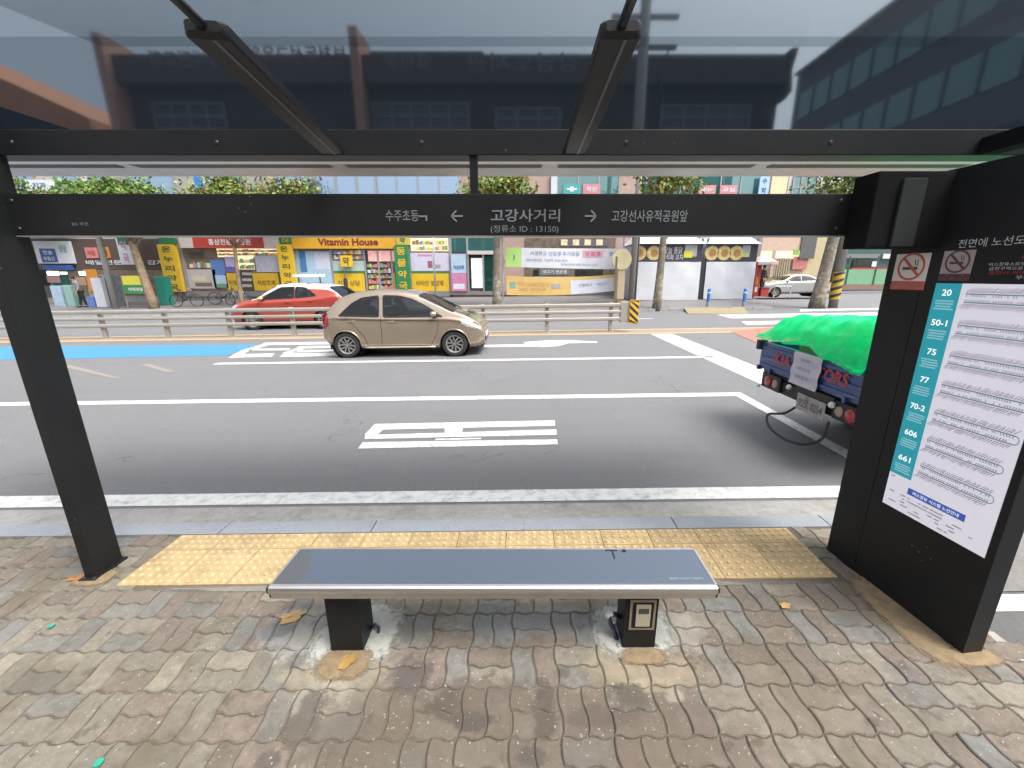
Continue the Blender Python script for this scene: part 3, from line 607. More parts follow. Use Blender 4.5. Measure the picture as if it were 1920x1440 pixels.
# notices above the map and the two stickers
WT = mat('notice_white', (0.5, 0.52, 0.53), 0.6, var=0.05); RT = mat('notice_red', (0.42, 0.03, 0.03), 0.6, var=0.05)
def ktext(body, px, py, size, fit, m, name='lettering'):
    s, z = kpx(px, py); mb = MB(); mb.text(body, kp(s, z, .002), kdir, Z3, size, fit=fit); return mb.build(name, m, kiosk)
ktext('전면에 노선도 게시', 1880, 452, 0.034, 0.30, WT)
ktext('금연구역 안내', 1960, 479, 0.02, 0.13, RT)
for k, (t, m) in enumerate((('버스정류소로부터 10m 이내 지역은', WT), ('금연구역으로 지정되어 있습니다', WT), ('흡연시 과태료 10만원 부과', RT))): ktext(t, 1935, 494 + k * 8.5, 0.013, 0.26, m)
ktext('부천시', 1925, 520, 0.016, 0.06, WT)
def sticker(px0, px1, py0, py1, bg_c, fr_c, name):
    (a, za), (b, zb_) = kpx(px0, py0), kpx(px1, py1); wd, hd = b - a, za - zb_
    mb = MB(); mb.prism([kp(a, zb_, .0003), kp(b, zb_, .0003), kp(b, za, .0003), kp(a, za, .0003)], kn * .0008)
    st = mb.build('no_smoking_sticker', mat('sticker_white_' + name, bg_c, 0.45, var=0.08, scale=20), kiosk)
    o = .0014; P = lambda u, v: kp(a + wd * u, za - hd * v, o)
    red = mat('sticker_red_' + name, fr_c, 0.5, var=0.08); blk = mat('sticker_ink_' + name, (0.06, 0.04, 0.05), 0.5)
    mb = MB(); mb.poly([P(0, 1), P(1, 1), P(1, .76), P(0, .76)])
    cx, cz = a + wd * .5, za - hd * .36; r = wd * .40
    for k in range(28):
        t0, t1 = 2 * math.pi * k / 28, 2 * math.pi * (k + 1) / 28; C = lambda t, q: kp(cx + r * q * math.cos(t), cz + r * q * math.sin(t), o)
        mb.poly([C(t0, .84), C(t0, 1), C(t1, 1), C(t1, .84)])
    d = 0.7071 * r * .92; e = r * .07
    mb.poly([kp(cx - d - e, cz + d - e, o + .0003), kp(cx + d - e, cz - d - e, o + .0003), kp(cx + d + e, cz - d + e, o + .0003), kp(cx - d + e, cz + d + e, o + .0003)]); mb.build('ban_ring', red, st)
    mb = MB(); mb.poly([kp(cx - r * .6, cz - r * .22, o), kp(cx + r * .5, cz - r * .22, o), kp(cx + r * .5, cz - r * .02, o), kp(cx - r * .6, cz - r * .02, o)])
    for q in (0, 1): mb.poly([kp(cx + r * (.3 + .14 * q), cz + r * .06, o), kp(cx + r * (.37 + .14 * q), cz + r * .06, o), kp(cx + r * (.25 + .2 * q), cz + r * .5, o), kp(cx + r * (.18 + .2 * q), cz + r * .5, o)])
    mb.build('cigarette', blk, st)
    mb = MB(); mb.text('금연구역', P(.5, .82), kdir, Z3, hd * .055, fit=wd * .6); mb.text('₩100,000', P(.5, .92), kdir, Z3, hd * .075, fit=wd * .82); mb.build('lettering', WT, st)
sticker(1683, 1731, 477, 544, (0.70, 0.66, 0.66), (0.46, 0.10, 0.06), 'red'); sticker(1772, 1816, 471, 527, (0.33, 0.28, 0.29), (0.085, 0.03, 0.035), 'dark')

# ================================================================ THE BENCH
SZ = 0.377; YF, YB = 1.40, 1.655; XL, XR = -1.045, 0.795
bench = thing('bench', 'aluminium edged bench with a glossy dark glass top on two black box legs', 'bench', (-0.13, 1.53, gz(-0.1)))
mb = MB(); mb.box((XL + .012, YF + .022, SZ - .012), (XR - .012, YB - .014, SZ)); mb.build('seat', mat_mirror('seat_glass', (0.010, 0.014, 0.022), 0.27, (0.80, 0.90, 1.0), 0.06), bench)
# front rail: a rounded profile swept along the bench
prof = [(YF + .022, SZ + .001), (YF + .010, SZ + .001), (YF + .002, SZ - .004), (YF - .003, SZ - .014), (YF - .002, SZ - .026), (YF + .004, SZ - .034), (YF + .010, SZ - .037), (YF + .012, SZ - .062), (YF + .030, SZ - .066), (YF + .030, SZ - .013)]
mb = MB(); mb.prism([(XL + .006, y, z) for y, z in prof][::-1], (XR - XL - .012, 0, 0)); mb.build('front_rail', ALU, bench, smooth=25)
mb = MB(); mb.bbox((XL + .006, YB - .013, SZ - .05), (XR - .006, YB, SZ + .0015), .004); mb.build('rear_rail', ALU, bench)
for x in (XL, XR - .012): mb = MB(); mb.bbox((x + .001, YF + .0225, SZ - .04), (x + .0108, YB - .0135, SZ + .001), .002); mb.build('end_rail', ALU, bench)
CAPM = mat('black_plastic', (0.015, 0.015, 0.017), 0.45, var=0.1)
for x in (XL - .004, XR - .0055): mb = MB(); mb.bbox((x, YF + .001, SZ - .030), (x + .0095, YF + .022, SZ - .002), .004); mb.bbox((x + .001, YF + .013, SZ - .06), (x + .0085, YF + .030, SZ - .040), .003); mb.build('end_cap', CAPM, bench)
MB().box((XL + .03, YF + .032, SZ - .05), (XR - .03, YB - .016, SZ - .013)).build('under_tray', BLACK, bench)
mb = MB(); mb.bbox((0.452, YB - .026, SZ + .0005), (0.470, YB - .014, SZ + .004), .001); mb.build('clip', CAPM, bench)
mb = MB(); mb.bbox((0.375, YB - .0195, SZ + .0005), (0.432, YB - .0145, SZ + .003), .0008); mb.bbox((0.4035, YB - .075, SZ + .0005), (0.4105, YB - .0198, SZ + .0028), .0008); mb.build('pole_reflection', CAPM, bench)  # dark T laid on the seat stands for a pole's reflection in the glass
mb = MB(); mb.text('태양광 무선충전 온열의자', (0.68, YF + .055, SZ + .0008), X3, Y3, .012, fit=.14); mb.build('lettering', mat('faint_print', (0.3, 0.36, 0.42), 0.5), bench)
for i, x in enumerate((-0.854, 0.437)):
    leg = MB().bbox((x, 1.462, -0.1), (x + .143, 1.595, SZ - .051), .004).build('leg', BLACK, bench)
    for (bx, by) in ((x - .014, 1.47), (x + .157, 1.47), (x - .014, 1.585), (x + .157, 1.585)):
        mb = MB(); mb.lathe([(0.0, .012), (.007, .012), (.010, .006), (.010, -.01)], (bx, by, gz(x, 0.004)), seg=10); mb.build('anchor_bolt', mat('galvanised', (0.45, 0.45, 0.44), 0.45, metal=0.6), leg)
    if i == 1:
        fr = MB(); fr.bbox((x + .018, 1.455, .112), (x + .130, 1.4615, .268), .003); ctl = fr.build('control_cover', mat('bronze_frame', (0.30, 0.26, 0.20), 0.4, metal=0.3), bench)
        MB().box((x + .029, 1.4535, .126), (x + .119, 1.4545, .256)).build('cover_recess', BLACK, ctl)
        MB().bbox((x + .043, 1.447, .138), (x + .106, 1.453, .250), .002).build('meter_body', mat('beige_plastic', (0.42, 0.37, 0.28), 0.5, var=.05), ctl)
        MB().box((x + .053, 1.4455, .206), (x + .097, 1.4465, .232)).build('meter_display', mat('lcd_grey', (0.06, 0.06, 0.05), 0.3), ctl)
        mb = MB(); mb.tube([(x - .002, 1.53, .11), (x - .03, 1.52, .135), (x - .055, 1.515, .13), (x - .045, 1.51, .09), (x - .02, 1.51, .03), (x - .012, 1.51, .0)], .011, 8); mb.build('power_cable', mat('dark_blue_conduit', (0.03, 0.03, 0.06), 0.4), bench, smooth=True)
        mb = MB(); mb.tube([(x - .04, 1.516, .145), (x - .058, 1.515, .138), (x - .066, 1.514, .125)], .013, 8); mb.build('cable_sleeve', mat('white_sleeve', (0.6, 0.6, 0.62), 0.4), bench, smooth=True)
    else:
        mb = MB(); mb.tube([(x + .145, 1.56, .02), (x + .17, 1.55, .05), (x + .185, 1.55, .03), (x + .18, 1.55, .004)], .007, 8); mb.build('power_cable', mat('dark_blue_conduit', (0.03, 0.03, 0.06), 0.4), bench, smooth=True)

# ================================================================ CARS
def herm(kn, x):
    if x <= kn[0][0]: return kn[0][1]
    if x >= kn[-1][0]: return kn[-1][1]
    for i in range(len(kn) - 1):
        if kn[i][0] <= x <= kn[i + 1][0]: break
    x0, y0 = kn[i]; x1, y1 = kn[i + 1]; h = x1 - x0; d = (y1 - y0) / h
    def slope(j):
        if j <= 0 or j >= len(kn) - 1: return (kn[min(j + 1, len(kn) - 1)][1] - kn[max(j - 1, 0)][1]) / (kn[min(j + 1, len(kn) - 1)][0] - kn[max(j - 1, 0)][0])
        a = (kn[j][1] - kn[j - 1][1]) / (kn[j][0] - kn[j - 1][0]); b = (kn[j + 1][1] - kn[j][1]) / (kn[j + 1][0] - kn[j][0])
        return 0 if a * b <= 0 else 2 * a * b / (a + b)
    m0, m1 = slope(i), slope(i + 1); t = (x - x0) / h
    return (2 * t ** 3 - 3 * t * t + 1) * y0 + (t ** 3 - 2 * t * t + t) * h * m0 + (-2 * t ** 3 + 3 * t * t) * y1 + (t ** 3 - t * t) * h * m1
def inside(p, poly):
    x, y = p; c = False; j = len(poly) - 1
    for i in range(len(poly)):
        xi, yi = poly[i]; xj, yj = poly[j]
        if (yi > y) != (yj > y) and x < (xj - xi) * (y - yi) / (yj - yi) + xi: c = not c
        j = i
    return c
GLASS = mat_mirror('dark_car_glass', (0.006, 0.008, 0.013), 0.10, (0.85, 0.92, 1.0), 0.02)
TYRE = mat('tyre_rubber', (0.022, 0.022, 0.023), 0.8, var=0.2, scale=20)
RIM = mat('alloy_rim', (0.42, 0.40, 0.38), 0.35, metal=0.75, var=0.08)
DARK = mat('underbody_black', (0.010, 0.010, 0.011), 0.8)
CHROME = mat('chrome_trim', (0.72, 0.72, 0.72), 0.12, metal=1.0, var=0)
CLEAR = mat_glass('tinted_car_glass', (0.27, 0.31, 0.36), 0.02, 0.0)
LENS = mat_mirror('lamp_lens', (0.42, 0.44, 0.46), 0.16); REDL = mat('red_lamp', (0.36, 0.015, 0.015), 0.2, var=0.1, coat=0.6)
def car(name, label, cat, P, loc, rz, paint, roofpaint=None, group=None):
    root = thing(name, label, cat, loc, 0, group, rot=(0, -math.atan(SLOPE) * math.cos(rz), rz)); M = local(root)
    Lc, W = P['L'], P['W']; h2 = W / 2; wheels = P['wheels']; ra = P['r'] + 0.045
    def sec(x):
        a = min(x, Lc - x); e = P.get('round', 0.5); pl = 1.0
        if a < e: pl = 1 - P.get('nose', 0.22) * (1 - a / e) ** 2.6
        hw = h2 * pl; zs = herm(P['sill'], x); zt = herm(P['top'], x); zb = min(herm(P['belt'], x), zt - 0.05); g = zt - zb; k = min(1.0, g / 0.45)
        w0 = hw * 0.955; wr = w0 - h2 * P.get('tumble', 0.22) * k
        c = [(hw * .86, zs), (hw * .945, zs + .07), (hw * .972, zs + (zb - zs) * .38), (hw * 1.0, zs + (zb - zs) * .80), (hw * .988, zb - .03), (w0, zb), (w0 + (wr - w0) * .50, zb + g * .50), (wr + .015 * k, zb + g * (.70 + .16 * k)), (wr * (.93 - .07 * k), zb + g * .965), (wr * .5, zt - .001), (0, zt + .006)]
        out = []; n = len(c)
        for i in range(n - 1):
            p0, p1, p2, p3 = c[max(i - 1, 0)], c[i], c[i + 1], c[min(i + 2, n - 1)]
            for s in range(6):
                t = s / 6
                out.append(tuple(0.5 * (2 * p1[q] + (p2[q] - p0[q]) * t + (2 * p0[q] - 5 * p1[q] + 4 * p2[q] - p3[q]) * t * t + (3 * p1[q] - p0[q] - 3 * p2[q] + p3[q]) * t ** 3) for q in (0, 1)))
        out.append(c[-1]); return out
    nx = P.get('nx', 150); X = []
    for i in range(nx + 1):
        t = i / nx; X.append(Lc * (0.5 - 0.5 * math.cos(math.pi * t)) * 0.45 + Lc * t * 0.55)
    S = [sec(x) for x in X]; nv = len(S[0])
    parts = {k: MB() for k in ('body', 'window', 'windscreen', 'rear_window', 'roof')}
    def put(part, quad): parts[part].add(quad, [(0, 1, 2, 3)])
    ws, rw = P['screen'], P['rear']
    idx = {}
    buckets = {k: [] for k in parts}
    allv = []
    for side in (-1, 1):
        base = len(allv)
        for i in range(nx + 1):
            for j in range(nv): allv.append((X[i] - Lc / 2, side * S[i][j][0], S[i][j][1]))
        for i in range(nx):
            for j in range(nv - 1):
                xm = (X[i] + X[i + 1]) / 2; zm = (S[i][j][1] + S[i + 1][j + 1][1]) / 2
                if j < 32 and any((xm - wx) ** 2 + (zm - P['r']) ** 2 < ra * ra for wx in wheels): continue
                part = 'body'
                if 29 <= j < 46 and any(inside((xm, zm), w_) for w_ in P['windows']): part = 'window'
                elif j >= 42 and ws[0] < xm < ws[1]: part = 'windscreen'
                elif j >= 43 and rw[0] < xm < rw[1]: part = 'rear_window'
                elif roofpaint and j >= 40 and rw[1] <= xm <= ws[0] + .05: part = 'roof'
                elif roofpaint and j >= 38 and rw[0] < xm < ws[1] + .05: part = 'roof'
                q = (base + i * nv + j, base + (i + 1) * nv + j, base + (i + 1) * nv + j + 1, base + i * nv + j + 1)
                buckets[part].append((q if side < 0 else q[::-1], side))
    body_obj = None
    def emit(name_, fl, m):
        mp = {}; mb = MB(); vs = []; fs = []
        for f in fl:
            g = []
            for k in f:
                if k not in mp: mp[k] = len(vs); vs.append(M @ Vector(allv[k]))
                g.append(mp[k])
            fs.append(g)
        mb.add(vs, fs); return mb
    bmb = emit('body', [f for f, s in buckets['body']], paint)
    for i in (0, nx):                                                # close the ends
        ring = [(X[i] - Lc / 2, -a, b) for a, b in S[i]] + [(X[i] - Lc / 2, a, b) for a, b in S[i][-2::-1]]
        bmb.add([M @ Vector(v) for v in ring], [list(range(len(ring)))[::(1 if i else -1)]])
    body = bmb.build('body', paint, root, smooth=40)
    def sy(x, z):
        s = sec(x)
        for j in range(nv - 1):
            if s[j][1] <= z <= s[j + 1][1] and j < 46: t = (z - s[j][1]) / max(1e-6, s[j + 1][1] - s[j][1]); return s[j][0] + (s[j + 1][0] - s[j][0]) * t
        return s[20][0]
    def rounded(poly, n=5):
        out = []; m_ = len(poly)
        for q in range(m_):
            a, b_, d_ = (Vector(poly[(q + o) % m_]) for o in (-1, 0, 1)); r_ = min(.05, (a - b_).length * .4, (d_ - b_).length * .4)
            p0, p1 = b_ + (a - b_).normalized() * r_, b_ + (d_ - b_).normalized() * r_
            for t in range(n + 1): t /= n; out.append(tuple(p0 * (1 - t) ** 2 + b_ * 2 * t * (1 - t) + p1 * t * t))
        return out
    def plate(poly, s, out, nx_=26, nz_=7):
        xs = [p[0] for p in poly]; xa, xb = min(xs) + 1e-4, max(xs) - 1e-4; g = MB(); m_ = len(poly)
        for a in range(nx_ + 1):
            x = xa + (xb - xa) * (.5 - .5 * math.cos(math.pi * a / nx_)); zs = []
            for q in range(m_):
                (x0_, z0_), (x1_, z1_) = poly[q], poly[(q + 1) % m_]
                if (x0_ - x) * (x1_ - x) <= 0 and abs(x0_ - x1_) > 1e-9: zs.append(z0_ + (z1_ - z0_) * (x - x0_) / (x1_ - x0_))
            lo, hi = min(zs), max(zs)
            for b_ in range(nz_ + 1): z = lo + (hi - lo) * b_ / nz_; g.v.append(M @ Vector((x - Lc / 2, s * (sy(x, z) + out), z)))
        for a in range(nx_):
            for b_ in range(nz_): q = a * (nz_ + 1) + b_; f = [q, q + nz_ + 1, q + nz_ + 2, q + 1]; g.f.append(f if s < 0 else f[::-1]); g.m.append(0); g.fc.append(None)
        return g
    for s in (-1, 1):
        for w_ in P['windows']:
            rp_ = rounded(w_); cx_ = sum(p[0] for p in rp_) / len(rp_); cz_ = sum(p[1] for p in rp_) / len(rp_)
            big = [(cx_ + (x - cx_) * 1.035, cz_ + (z - cz_) * 1.08) for x, z in rp_]
            wo = plate(rp_, s, .003).build('window', CLEAR, root, smooth=True)
            g = MB(); m_ = len(rp_); sc_ = lambda p, k: (cx_ + (p[0] - cx_) * (1 + k * .045), cz_ + (p[1] - cz_) * (1 + k * .10))
            for q in range(m_ ):
                for k in (-.55, 1.0): x, z = sc_(rp_[q], k); g.v.append(M @ Vector((x - Lc / 2, s * (sy(x, z) + .0055), z)))
            for q in range(m_): r_ = (q + 1) % m_; g.f.append([2 * q, 2 * q + 1, 2 * r_ + 1, 2 * r_]); g.m.append(0); g.fc.append(None)
            g.build('window_seal', mat('seal_black', (0.010, 0.010, 0.011), 0.5, var=0), wo)
    for k in ('windscreen', 'rear_window'):
        fl = [f for f, s in buckets[k]]
        if fl: emit(k, fl, CLEAR).build(k, CLEAR, root, smooth=True)
    fl = [f for f, s in buckets['roof']]
    if fl: emit('roof', fl, roofpaint).build('roof', roofpaint, root, smooth=40)
    # cabin
    kx = Lc / 3.6; CAB = mat('cabin_black', (0.016, 0.016, 0.018), .8); SEATM = mat('seat_cloth', (0.035, 0.034, 0.036), .9, var=.2, scale=20)
    mb = MB(); mb.box((.35 * kx - Lc / 2, -h2 * .86, .40), (2.95 * kx - Lc / 2, h2 * .86, .62)); mb.bbox((2.50 * kx - Lc / 2, -h2 * .80, .60), (2.85 * kx - Lc / 2, h2 * .80, .93), .06); xf(mb, M).build('cabin', CAB, root)
    for y_ in (-.36, .36):
        mb = MB(); mb.prism([(x_ * kx - Lc / 2, y_ - .22, z_) for x_, z_ in ((1.55, .62), (1.70, .66), (1.62, .98), (1.50, 1.12), (1.40, 1.10), (1.46, .80))], (0, .44, 0)); mb.bbox((1.36 * kx - Lc / 2, y_ - .12, 1.13), (1.48 * kx - Lc / 2, y_ + .12, 1.29), .04); mb.bbox((1.55 * kx - Lc / 2, y_ - .23, .60), (2.1 * kx - Lc / 2, y_ + .23, .74), .05); xf(mb, M).build('seat', SEATM, root)
    mb = MB(); mb.bbox((.62 * kx - Lc / 2, -h2 * .74, .62), (.80 * kx - Lc / 2, h2 * .74, 1.08), .06); mb.bbox((.62 * kx - Lc / 2, -.48, 1.08), (.72 * kx - Lc / 2, -.22, 1.20), .03); mb.bbox((.62 * kx - Lc / 2, .22, 1.08), (.72 * kx - Lc / 2, .48, 1.20), .03); xf(mb, M).build('rear_seat', SEATM, root)
    mb = MB(); pts_ = [(2.42 * kx - Lc / 2 + .05 * math.sin(a), .36 + .18 * math.cos(a), .98 + .16 * math.sin(a)) for a in [2 * math.pi * k / 20 for k in range(21)]]; mb.tube(pts_, .014, 6, caps=False); xf(mb, M).build('steering_wheel', CAB, root, smooth=True)
    # underside, arches, wheels
    mb = MB(); mb.box((-Lc / 2 + .12, -h2 * .80, .19), (Lc / 2 - .12, h2 * .80, .42))
    for wx in wheels: mb.tube([(wx - Lc / 2, -h2 * .93, P['r'] + .01), (wx - Lc / 2, h2 * .93, P['r'] + .01)], ra + .012, 24, caps=False)
    xf(mb, M).build('underbody', DARK, root)
    for s in (-1, 1):
        for wx in wheels:
            pts = []
            for k in range(17):
                a = math.pi * (k / 16) * 1.06 - .1; xx_, zz_ = wx + ra * math.cos(a), P['r'] + ra * math.sin(a)
                pts.append((xx_ - Lc / 2, s * (sy(min(max(xx_, .05), Lc - .05), max(zz_, herm(P['sill'], xx_) + .03)) - .004), zz_))
            mb = MB(); mb.tube(pts, .016, 6); xf(mb, M).build('arch_trim', P.get('archmat', paint), body, smooth=True)
            r = P['r']; c = Vector((wx - Lc / 2, s * (h2 - .125), r)); ax = (0, s, 0)
            tw = thing_part = None
            mb = MB(); mb.lathe([(r * .66, -.09), (r * .70, .095), (r * .80, .105), (r * .95, .095), (r, .07), (r, -.07), (r * .95, -.095), (r * .66, -.09)], c, ax, 36)
            ty = xf(mb, M).build('wheel', TYRE, root, smooth=35)
            mb = MB(); mb.lathe([(r * .68, .085), (r * .62, .078), (r * .58, .05), (r * .60, -.02)], c, ax, 36)
            for q in range(5):
                a = 2 * math.pi * q / 5 + .3 + wx; u = Vector((math.cos(a), 0, math.sin(a))); v = Vector((-u.z, 0, u.x)); A = c + Vector((0, s * .052, 0))
                for o in (-.55, .55): mb.prism([A + v * r * (.055 + .02) + v * o * r * .10, A - v * r * (.055 - .02) + v * o * r * .10, A + u * r * .63 - v * r * .05 + v * o * r * .32, A + u * r * .63 + v * r * .05 + v * o * r * .32], Vector((0, s * .022, 0)))
            mb.lathe([(0, .082), (r * .13, .08), (r * .17, .05)], c, ax, 16)
            xf(mb, M).build('rim', RIM, ty)
            mb = MB(); mb.lathe([(0, .012), (r * .60, .012)], c, ax, 24); xf(mb, M).build('brake_disc', mat('brake_dark', (0.035, 0.033, 0.032), 0.6), ty)
    # seams, handles, sills
    seam_m = mat('seam_black', (0.012, 0.012, 0.012), 0.7, var=0)
    for s in (-1, 1):
        for ln in P.get('seams', []):
            mb = MB()
            for (x0, z0), (x1, z1) in zip(ln, ln[1:]):
                n = 8; d = Vector((x1 - x0, z1 - z0)).normalized(); w_ = Vector((-d.y, d.x)) * .0045
                for k in range(n):
                    p, q = (x0 + (x1 - x0) * k / n, z0 + (z1 - z0) * k / n), (x0 + (x1 - x0) * (k + 1) / n, z0 + (z1 - z0) * (k + 1) / n)
                    mb.add([M @ Vector((a + o * w_.x - Lc / 2, s * (sy(a, b) + .0025), b + o * w_.y)) for (a, b), o in ((p, -1), (q, -1), (q, 1), (p, 1))], [(0, 1, 2, 3) if s < 0 else (3, 2, 1, 0)])
            mb.build('door_seam', seam_m, body)
        for hx, hz in P.get('handles', []):
            y = sy(hx, hz); mb = MB(); mb.bbox((hx - .08 - Lc / 2, min(s * (y - .005), s * (y + .03)), hz - .014), (hx + .08 - Lc / 2, max(s * (y - .005), s * (y + .03)), hz + .014), .01); xf(mb, M).build('door_handle', P.get('handlemat', paint), root, smooth=True)
        if P.get('mirror'):
            hx, hz = P['mirror']; y = sy(hx, hz - .04); mb = MB(); mb.ball((hx + .03 - Lc / 2, s * (y + .10), hz), (.075, .095, .062), 14, 10); mir = xf(mb, M).build('wing_mirror', P.get('mirrormat', paint), root, smooth=True)
            mb = MB(); mb.bbox((hx - .01 - Lc / 2, min(s * (y - .03), s * (y + .06)), hz - .075), (hx + .06 - Lc / 2, max(s * (y - .03), s * (y + .06)), hz - .035), .01); xf(mb, M).build('mirror_stalk', seam_m, mir)
        def lamp(nm, poly, m, bulge=.006):
            """lamp lying on the body side/corner: polygon in side view"""
            mb = MB(); n = 10
            xs = [p[0] for p in poly]; zs_ = [p[1] for p in poly]; x0, x1, z0, z1 = min(xs), max(xs), min(zs_), max(zs_)
            for a in range(n):
                for b in range(n):
                    cx_, cz_ = x0 + (x1 - x0) * (a + .5) / n, z0 + (z1 - z0) * (b + .5) / n
                    if not inside((cx_, cz_), poly): continue
                    q = []
                    for da, db in ((0, 0), (1, 0), (1, 1), (0, 1)):
                        xx_, zz_ = x0 + (x1 - x0) * (a + da) / n, z0 + (z1 - z0) * (b + db) / n; q.append(M @ Vector((xx_ - Lc / 2, s * (sy(xx_, zz_) + bulge), zz_)))
                    mb.add(q, [(0, 1, 2, 3) if s < 0 else (3, 2, 1, 0)])
            mb.build(nm, m, root, smooth=True)
        lamp('headlight', P['head'], LENS); lamp('tail_light', P['tail'], REDL)
        if P.get('skirt'):
            mb = MB(); xa, xb = P['skirt']; n = 12; pts = [(xa + (xb - xa) * k / n - Lc / 2, s * (sy(xa + (xb - xa) * k / n, herm(P['sill'], xa + (xb - xa) * k / n) + .05) + .008), herm(P['sill'], xa + (xb - xa) * k / n) + .045) for k in range(n + 1)]
            mb.tube(pts, .018, 8); xf(mb, M).build('side_skirt', P.get('skirtmat', paint), body, smooth=True)
    # bumpers, grille, plates
    for xx_, d in ((Lc, 1), (0, -1)):
        mb = MB(); z = P['plate'][0 if d > 0 else 1]; mb.bbox((xx_ - Lc / 2 - .02 if d > 0 else xx_ - Lc / 2 - .012, -.26, z - .055), (xx_ - Lc / 2 + .012 if d > 0 else xx_ - Lc / 2 + .02, .26, z + .055), .004); xf(mb, M).build('number_plate', mat('plate_white', (0.62, 0.63, 0.64), 0.5), root)
    mb = MB(); mb.bbox((Lc / 2 - .05, -h2 * .55, .30), (Lc / 2 + .006, h2 * .55, .42), .01); xf(mb, M).build('grille', seam_m, root)
    mb = MB(); mb.bbox((-Lc / 2 + .62 if False else Lc / 2 - .14, -h2 * .74, .19), (Lc / 2 - .03, h2 * .74, .235), .01); xf(mb, M).build('chin', seam_m, root)
    return root
gold = mat('gold_metallic_paint', (0.40, 0.315, 0.23), 0.20, metal=0.75, var=0.03, scale=3, coat=1.0)
HATCH = dict(L=3.60, W=1.60, r=0.285, wheels=(0.545, 2.945), round=.55, nose=.20, tumble=.20,
    top=[(0, .62), (.04, .80), (.08, .93), (.17, 1.07), (.33, 1.245), (.52, 1.365), (.80, 1.435), (1.30, 1.475), (1.75, 1.46), (2.10, 1.405), (2.5, 1.235), (2.90, 1.025), (3.0, .985), (3.18, .92), (3.36, .83), (3.49, .735), (3.56, .64), (3.60, .52)],
    belt=[(0, .70), (.15, .94), (.5, .935), (1.2, .905), (2.2, .885), (2.75, .88), (3.1, .84), (3.6, .60)],
    sill=[(0, .34), (.12, .27), (.5, .22), (1.0, .185), (2.5, .185), (3.1, .20), (3.45, .20), (3.6, .26)],
    windows=[[(.44, .945), (.60, 1.09), (.76, 1.215), (.95, 1.305), (1.31, 1.345), (1.31, .915)], [(1.43, .91), (1.43, 1.348), (1.78, 1.335), (2.05, 1.27), (2.36, 1.12), (2.70, .905)]],
    screen=(2.20, 2.96), rear=(.10, .33), seams=[[(1.36, .92), (1.36, .55), (1.33, .26)], [(2.62, .88), (2.60, .62), (2.50, .40), (2.42, .26)], [(.56, .95), (.78, .72), (.95, .50), (1.02, .30)], [(1.02, .27), (2.36, .25)], [(.40, .86), (1.3, .84), (2.6, .81)]],
    handles=[(.72, .82), (1.58, .80)], mirror=(2.50, .955), head=[(3.12, .82), (3.30, .79), (3.52, .66), (3.50, .60), (3.30, .66), (3.12, .73)], tail=[(.035, .97), (.15, 1.0), (.20, .86), (.17, .70), (.03, .66)],
    skirt=(.95, 2.52), skirtmat=mat('silver_skirt', (0.60, 0.55, 0.47), 0.25, metal=0.5), plate=(.42, .80))
zc = gnd(762, 668, ROAD_Z)
hx = (gnd(620, 668, ROAD_Z).x + gnd(912, 662, ROAD_Z).x) / 2
hatch = car('hatchback_car', 'gold five door hatchback passing in the lane beyond the bus bay', 'car', HATCH, (hx - 0.02, 9.82, gz(hx, ROAD_Z)), 0.0, gold)
orange = mat('orange_car_paint', (0.34, 0.046, 0.026), 0.3, metal=0.1, var=0.03, coat=0.9); whitep = mat('white_car_paint', (0.62, 0.62, 0.62), 0.3, var=0.03, coat=0.8)
SUV = dict(L=4.18, W=1.80, r=0.325, wheels=(0.78, 3.34), round=.6, nose=.22, tumble=.26, nx=120,
    top=[(0, .70), (.04, .95), (.10, 1.08), (.40, 1.38), (.62, 1.50), (1.2, 1.575), (1.9, 1.60), (2.35, 1.565), (2.7, 1.42), (3.12, 1.12), (3.28, 1.06), (3.7, .985), (3.98, .90), (4.12, .78), (4.18, .6)],
    belt=[(0, .85), (.3, 1.17), (.8, 1.10), (1.4, 1.05), (2.6, 1.0), (3.3, .97), (4.18, .70)],
    sill=[(0, .40), (.2, .33), (.7, .26), (3.5, .25), (4.0, .26), (4.18, .34)],
    windows=[[(.98, 1.16), (1.2, 1.33), (1.38, 1.44), (1.72, 1.47), (1.72, 1.10)], [(1.78, 1.10), (1.78, 1.47), (2.28, 1.45), (2.60, 1.30), (2.98, 1.05)]],
    screen=(2.44, 3.2), rear=(.12, .55), two=.30, seams=[[(1.75, 1.06), (1.75, .6), (1.72, .32)], [(3.0, 1.0), (3.0, .6), (2.92, .32)]], handles=[(1.2, .99), (1.98, .965)], mirror=(2.86, 1.10), mirrormat=mat('yellow_mirror', (0.55, 0.45, 0.2), 0.4),
    head=[(3.72, .90), (3.98, .86), (4.10, .74), (3.90, .74)], tail=[(.06, 1.0), (.34, 1.02), (.40, .90), (.05, .84)], plate=(.5, .8), archmat=mat('seam_black', (0, 0, 0)), handlemat=None)
SUV['handlemat'] = orange
oa, ob = gnd(428, 611, ROAD_Z), gnd(642, 607, ROAD_Z); ox_ = (oa.x + ob.x) / 2; oy_ = 15.1
ox_ = (at(428, 590, 14.6).x + at(645, 585, 14.6).x) / 2
suv = car('small_suv', 'orange car with a white roof and a roof sign, driving behind the median rail', 'car', SUV, (ox_, 15.5, gz(ox_, ROAD_Z)), math.pi, orange, whitep)
M = local(suv); mb = MB(); mb.bbox((-.95, -.42, 1.80), (.25, -.34, 1.90), .02); xf(mb, M).build('roof_sign', whitep, suv)
for x in (-.75, .05): mb = MB(); mb.tube([(x, -.38, 1.52), (x, -.38, 1.80)], .022, 8); xf(mb, M).build('sign_post', mat('seam_black', (0, 0, 0)), suv)
for x in (-.75, .05): mb = MB(); mb.tube([(x, -.60, 1.585), (x, .6, 1.585)], .015, 8); xf(mb, M).build('roof_bar', mat('seam_black', (0, 0, 0)), suv)
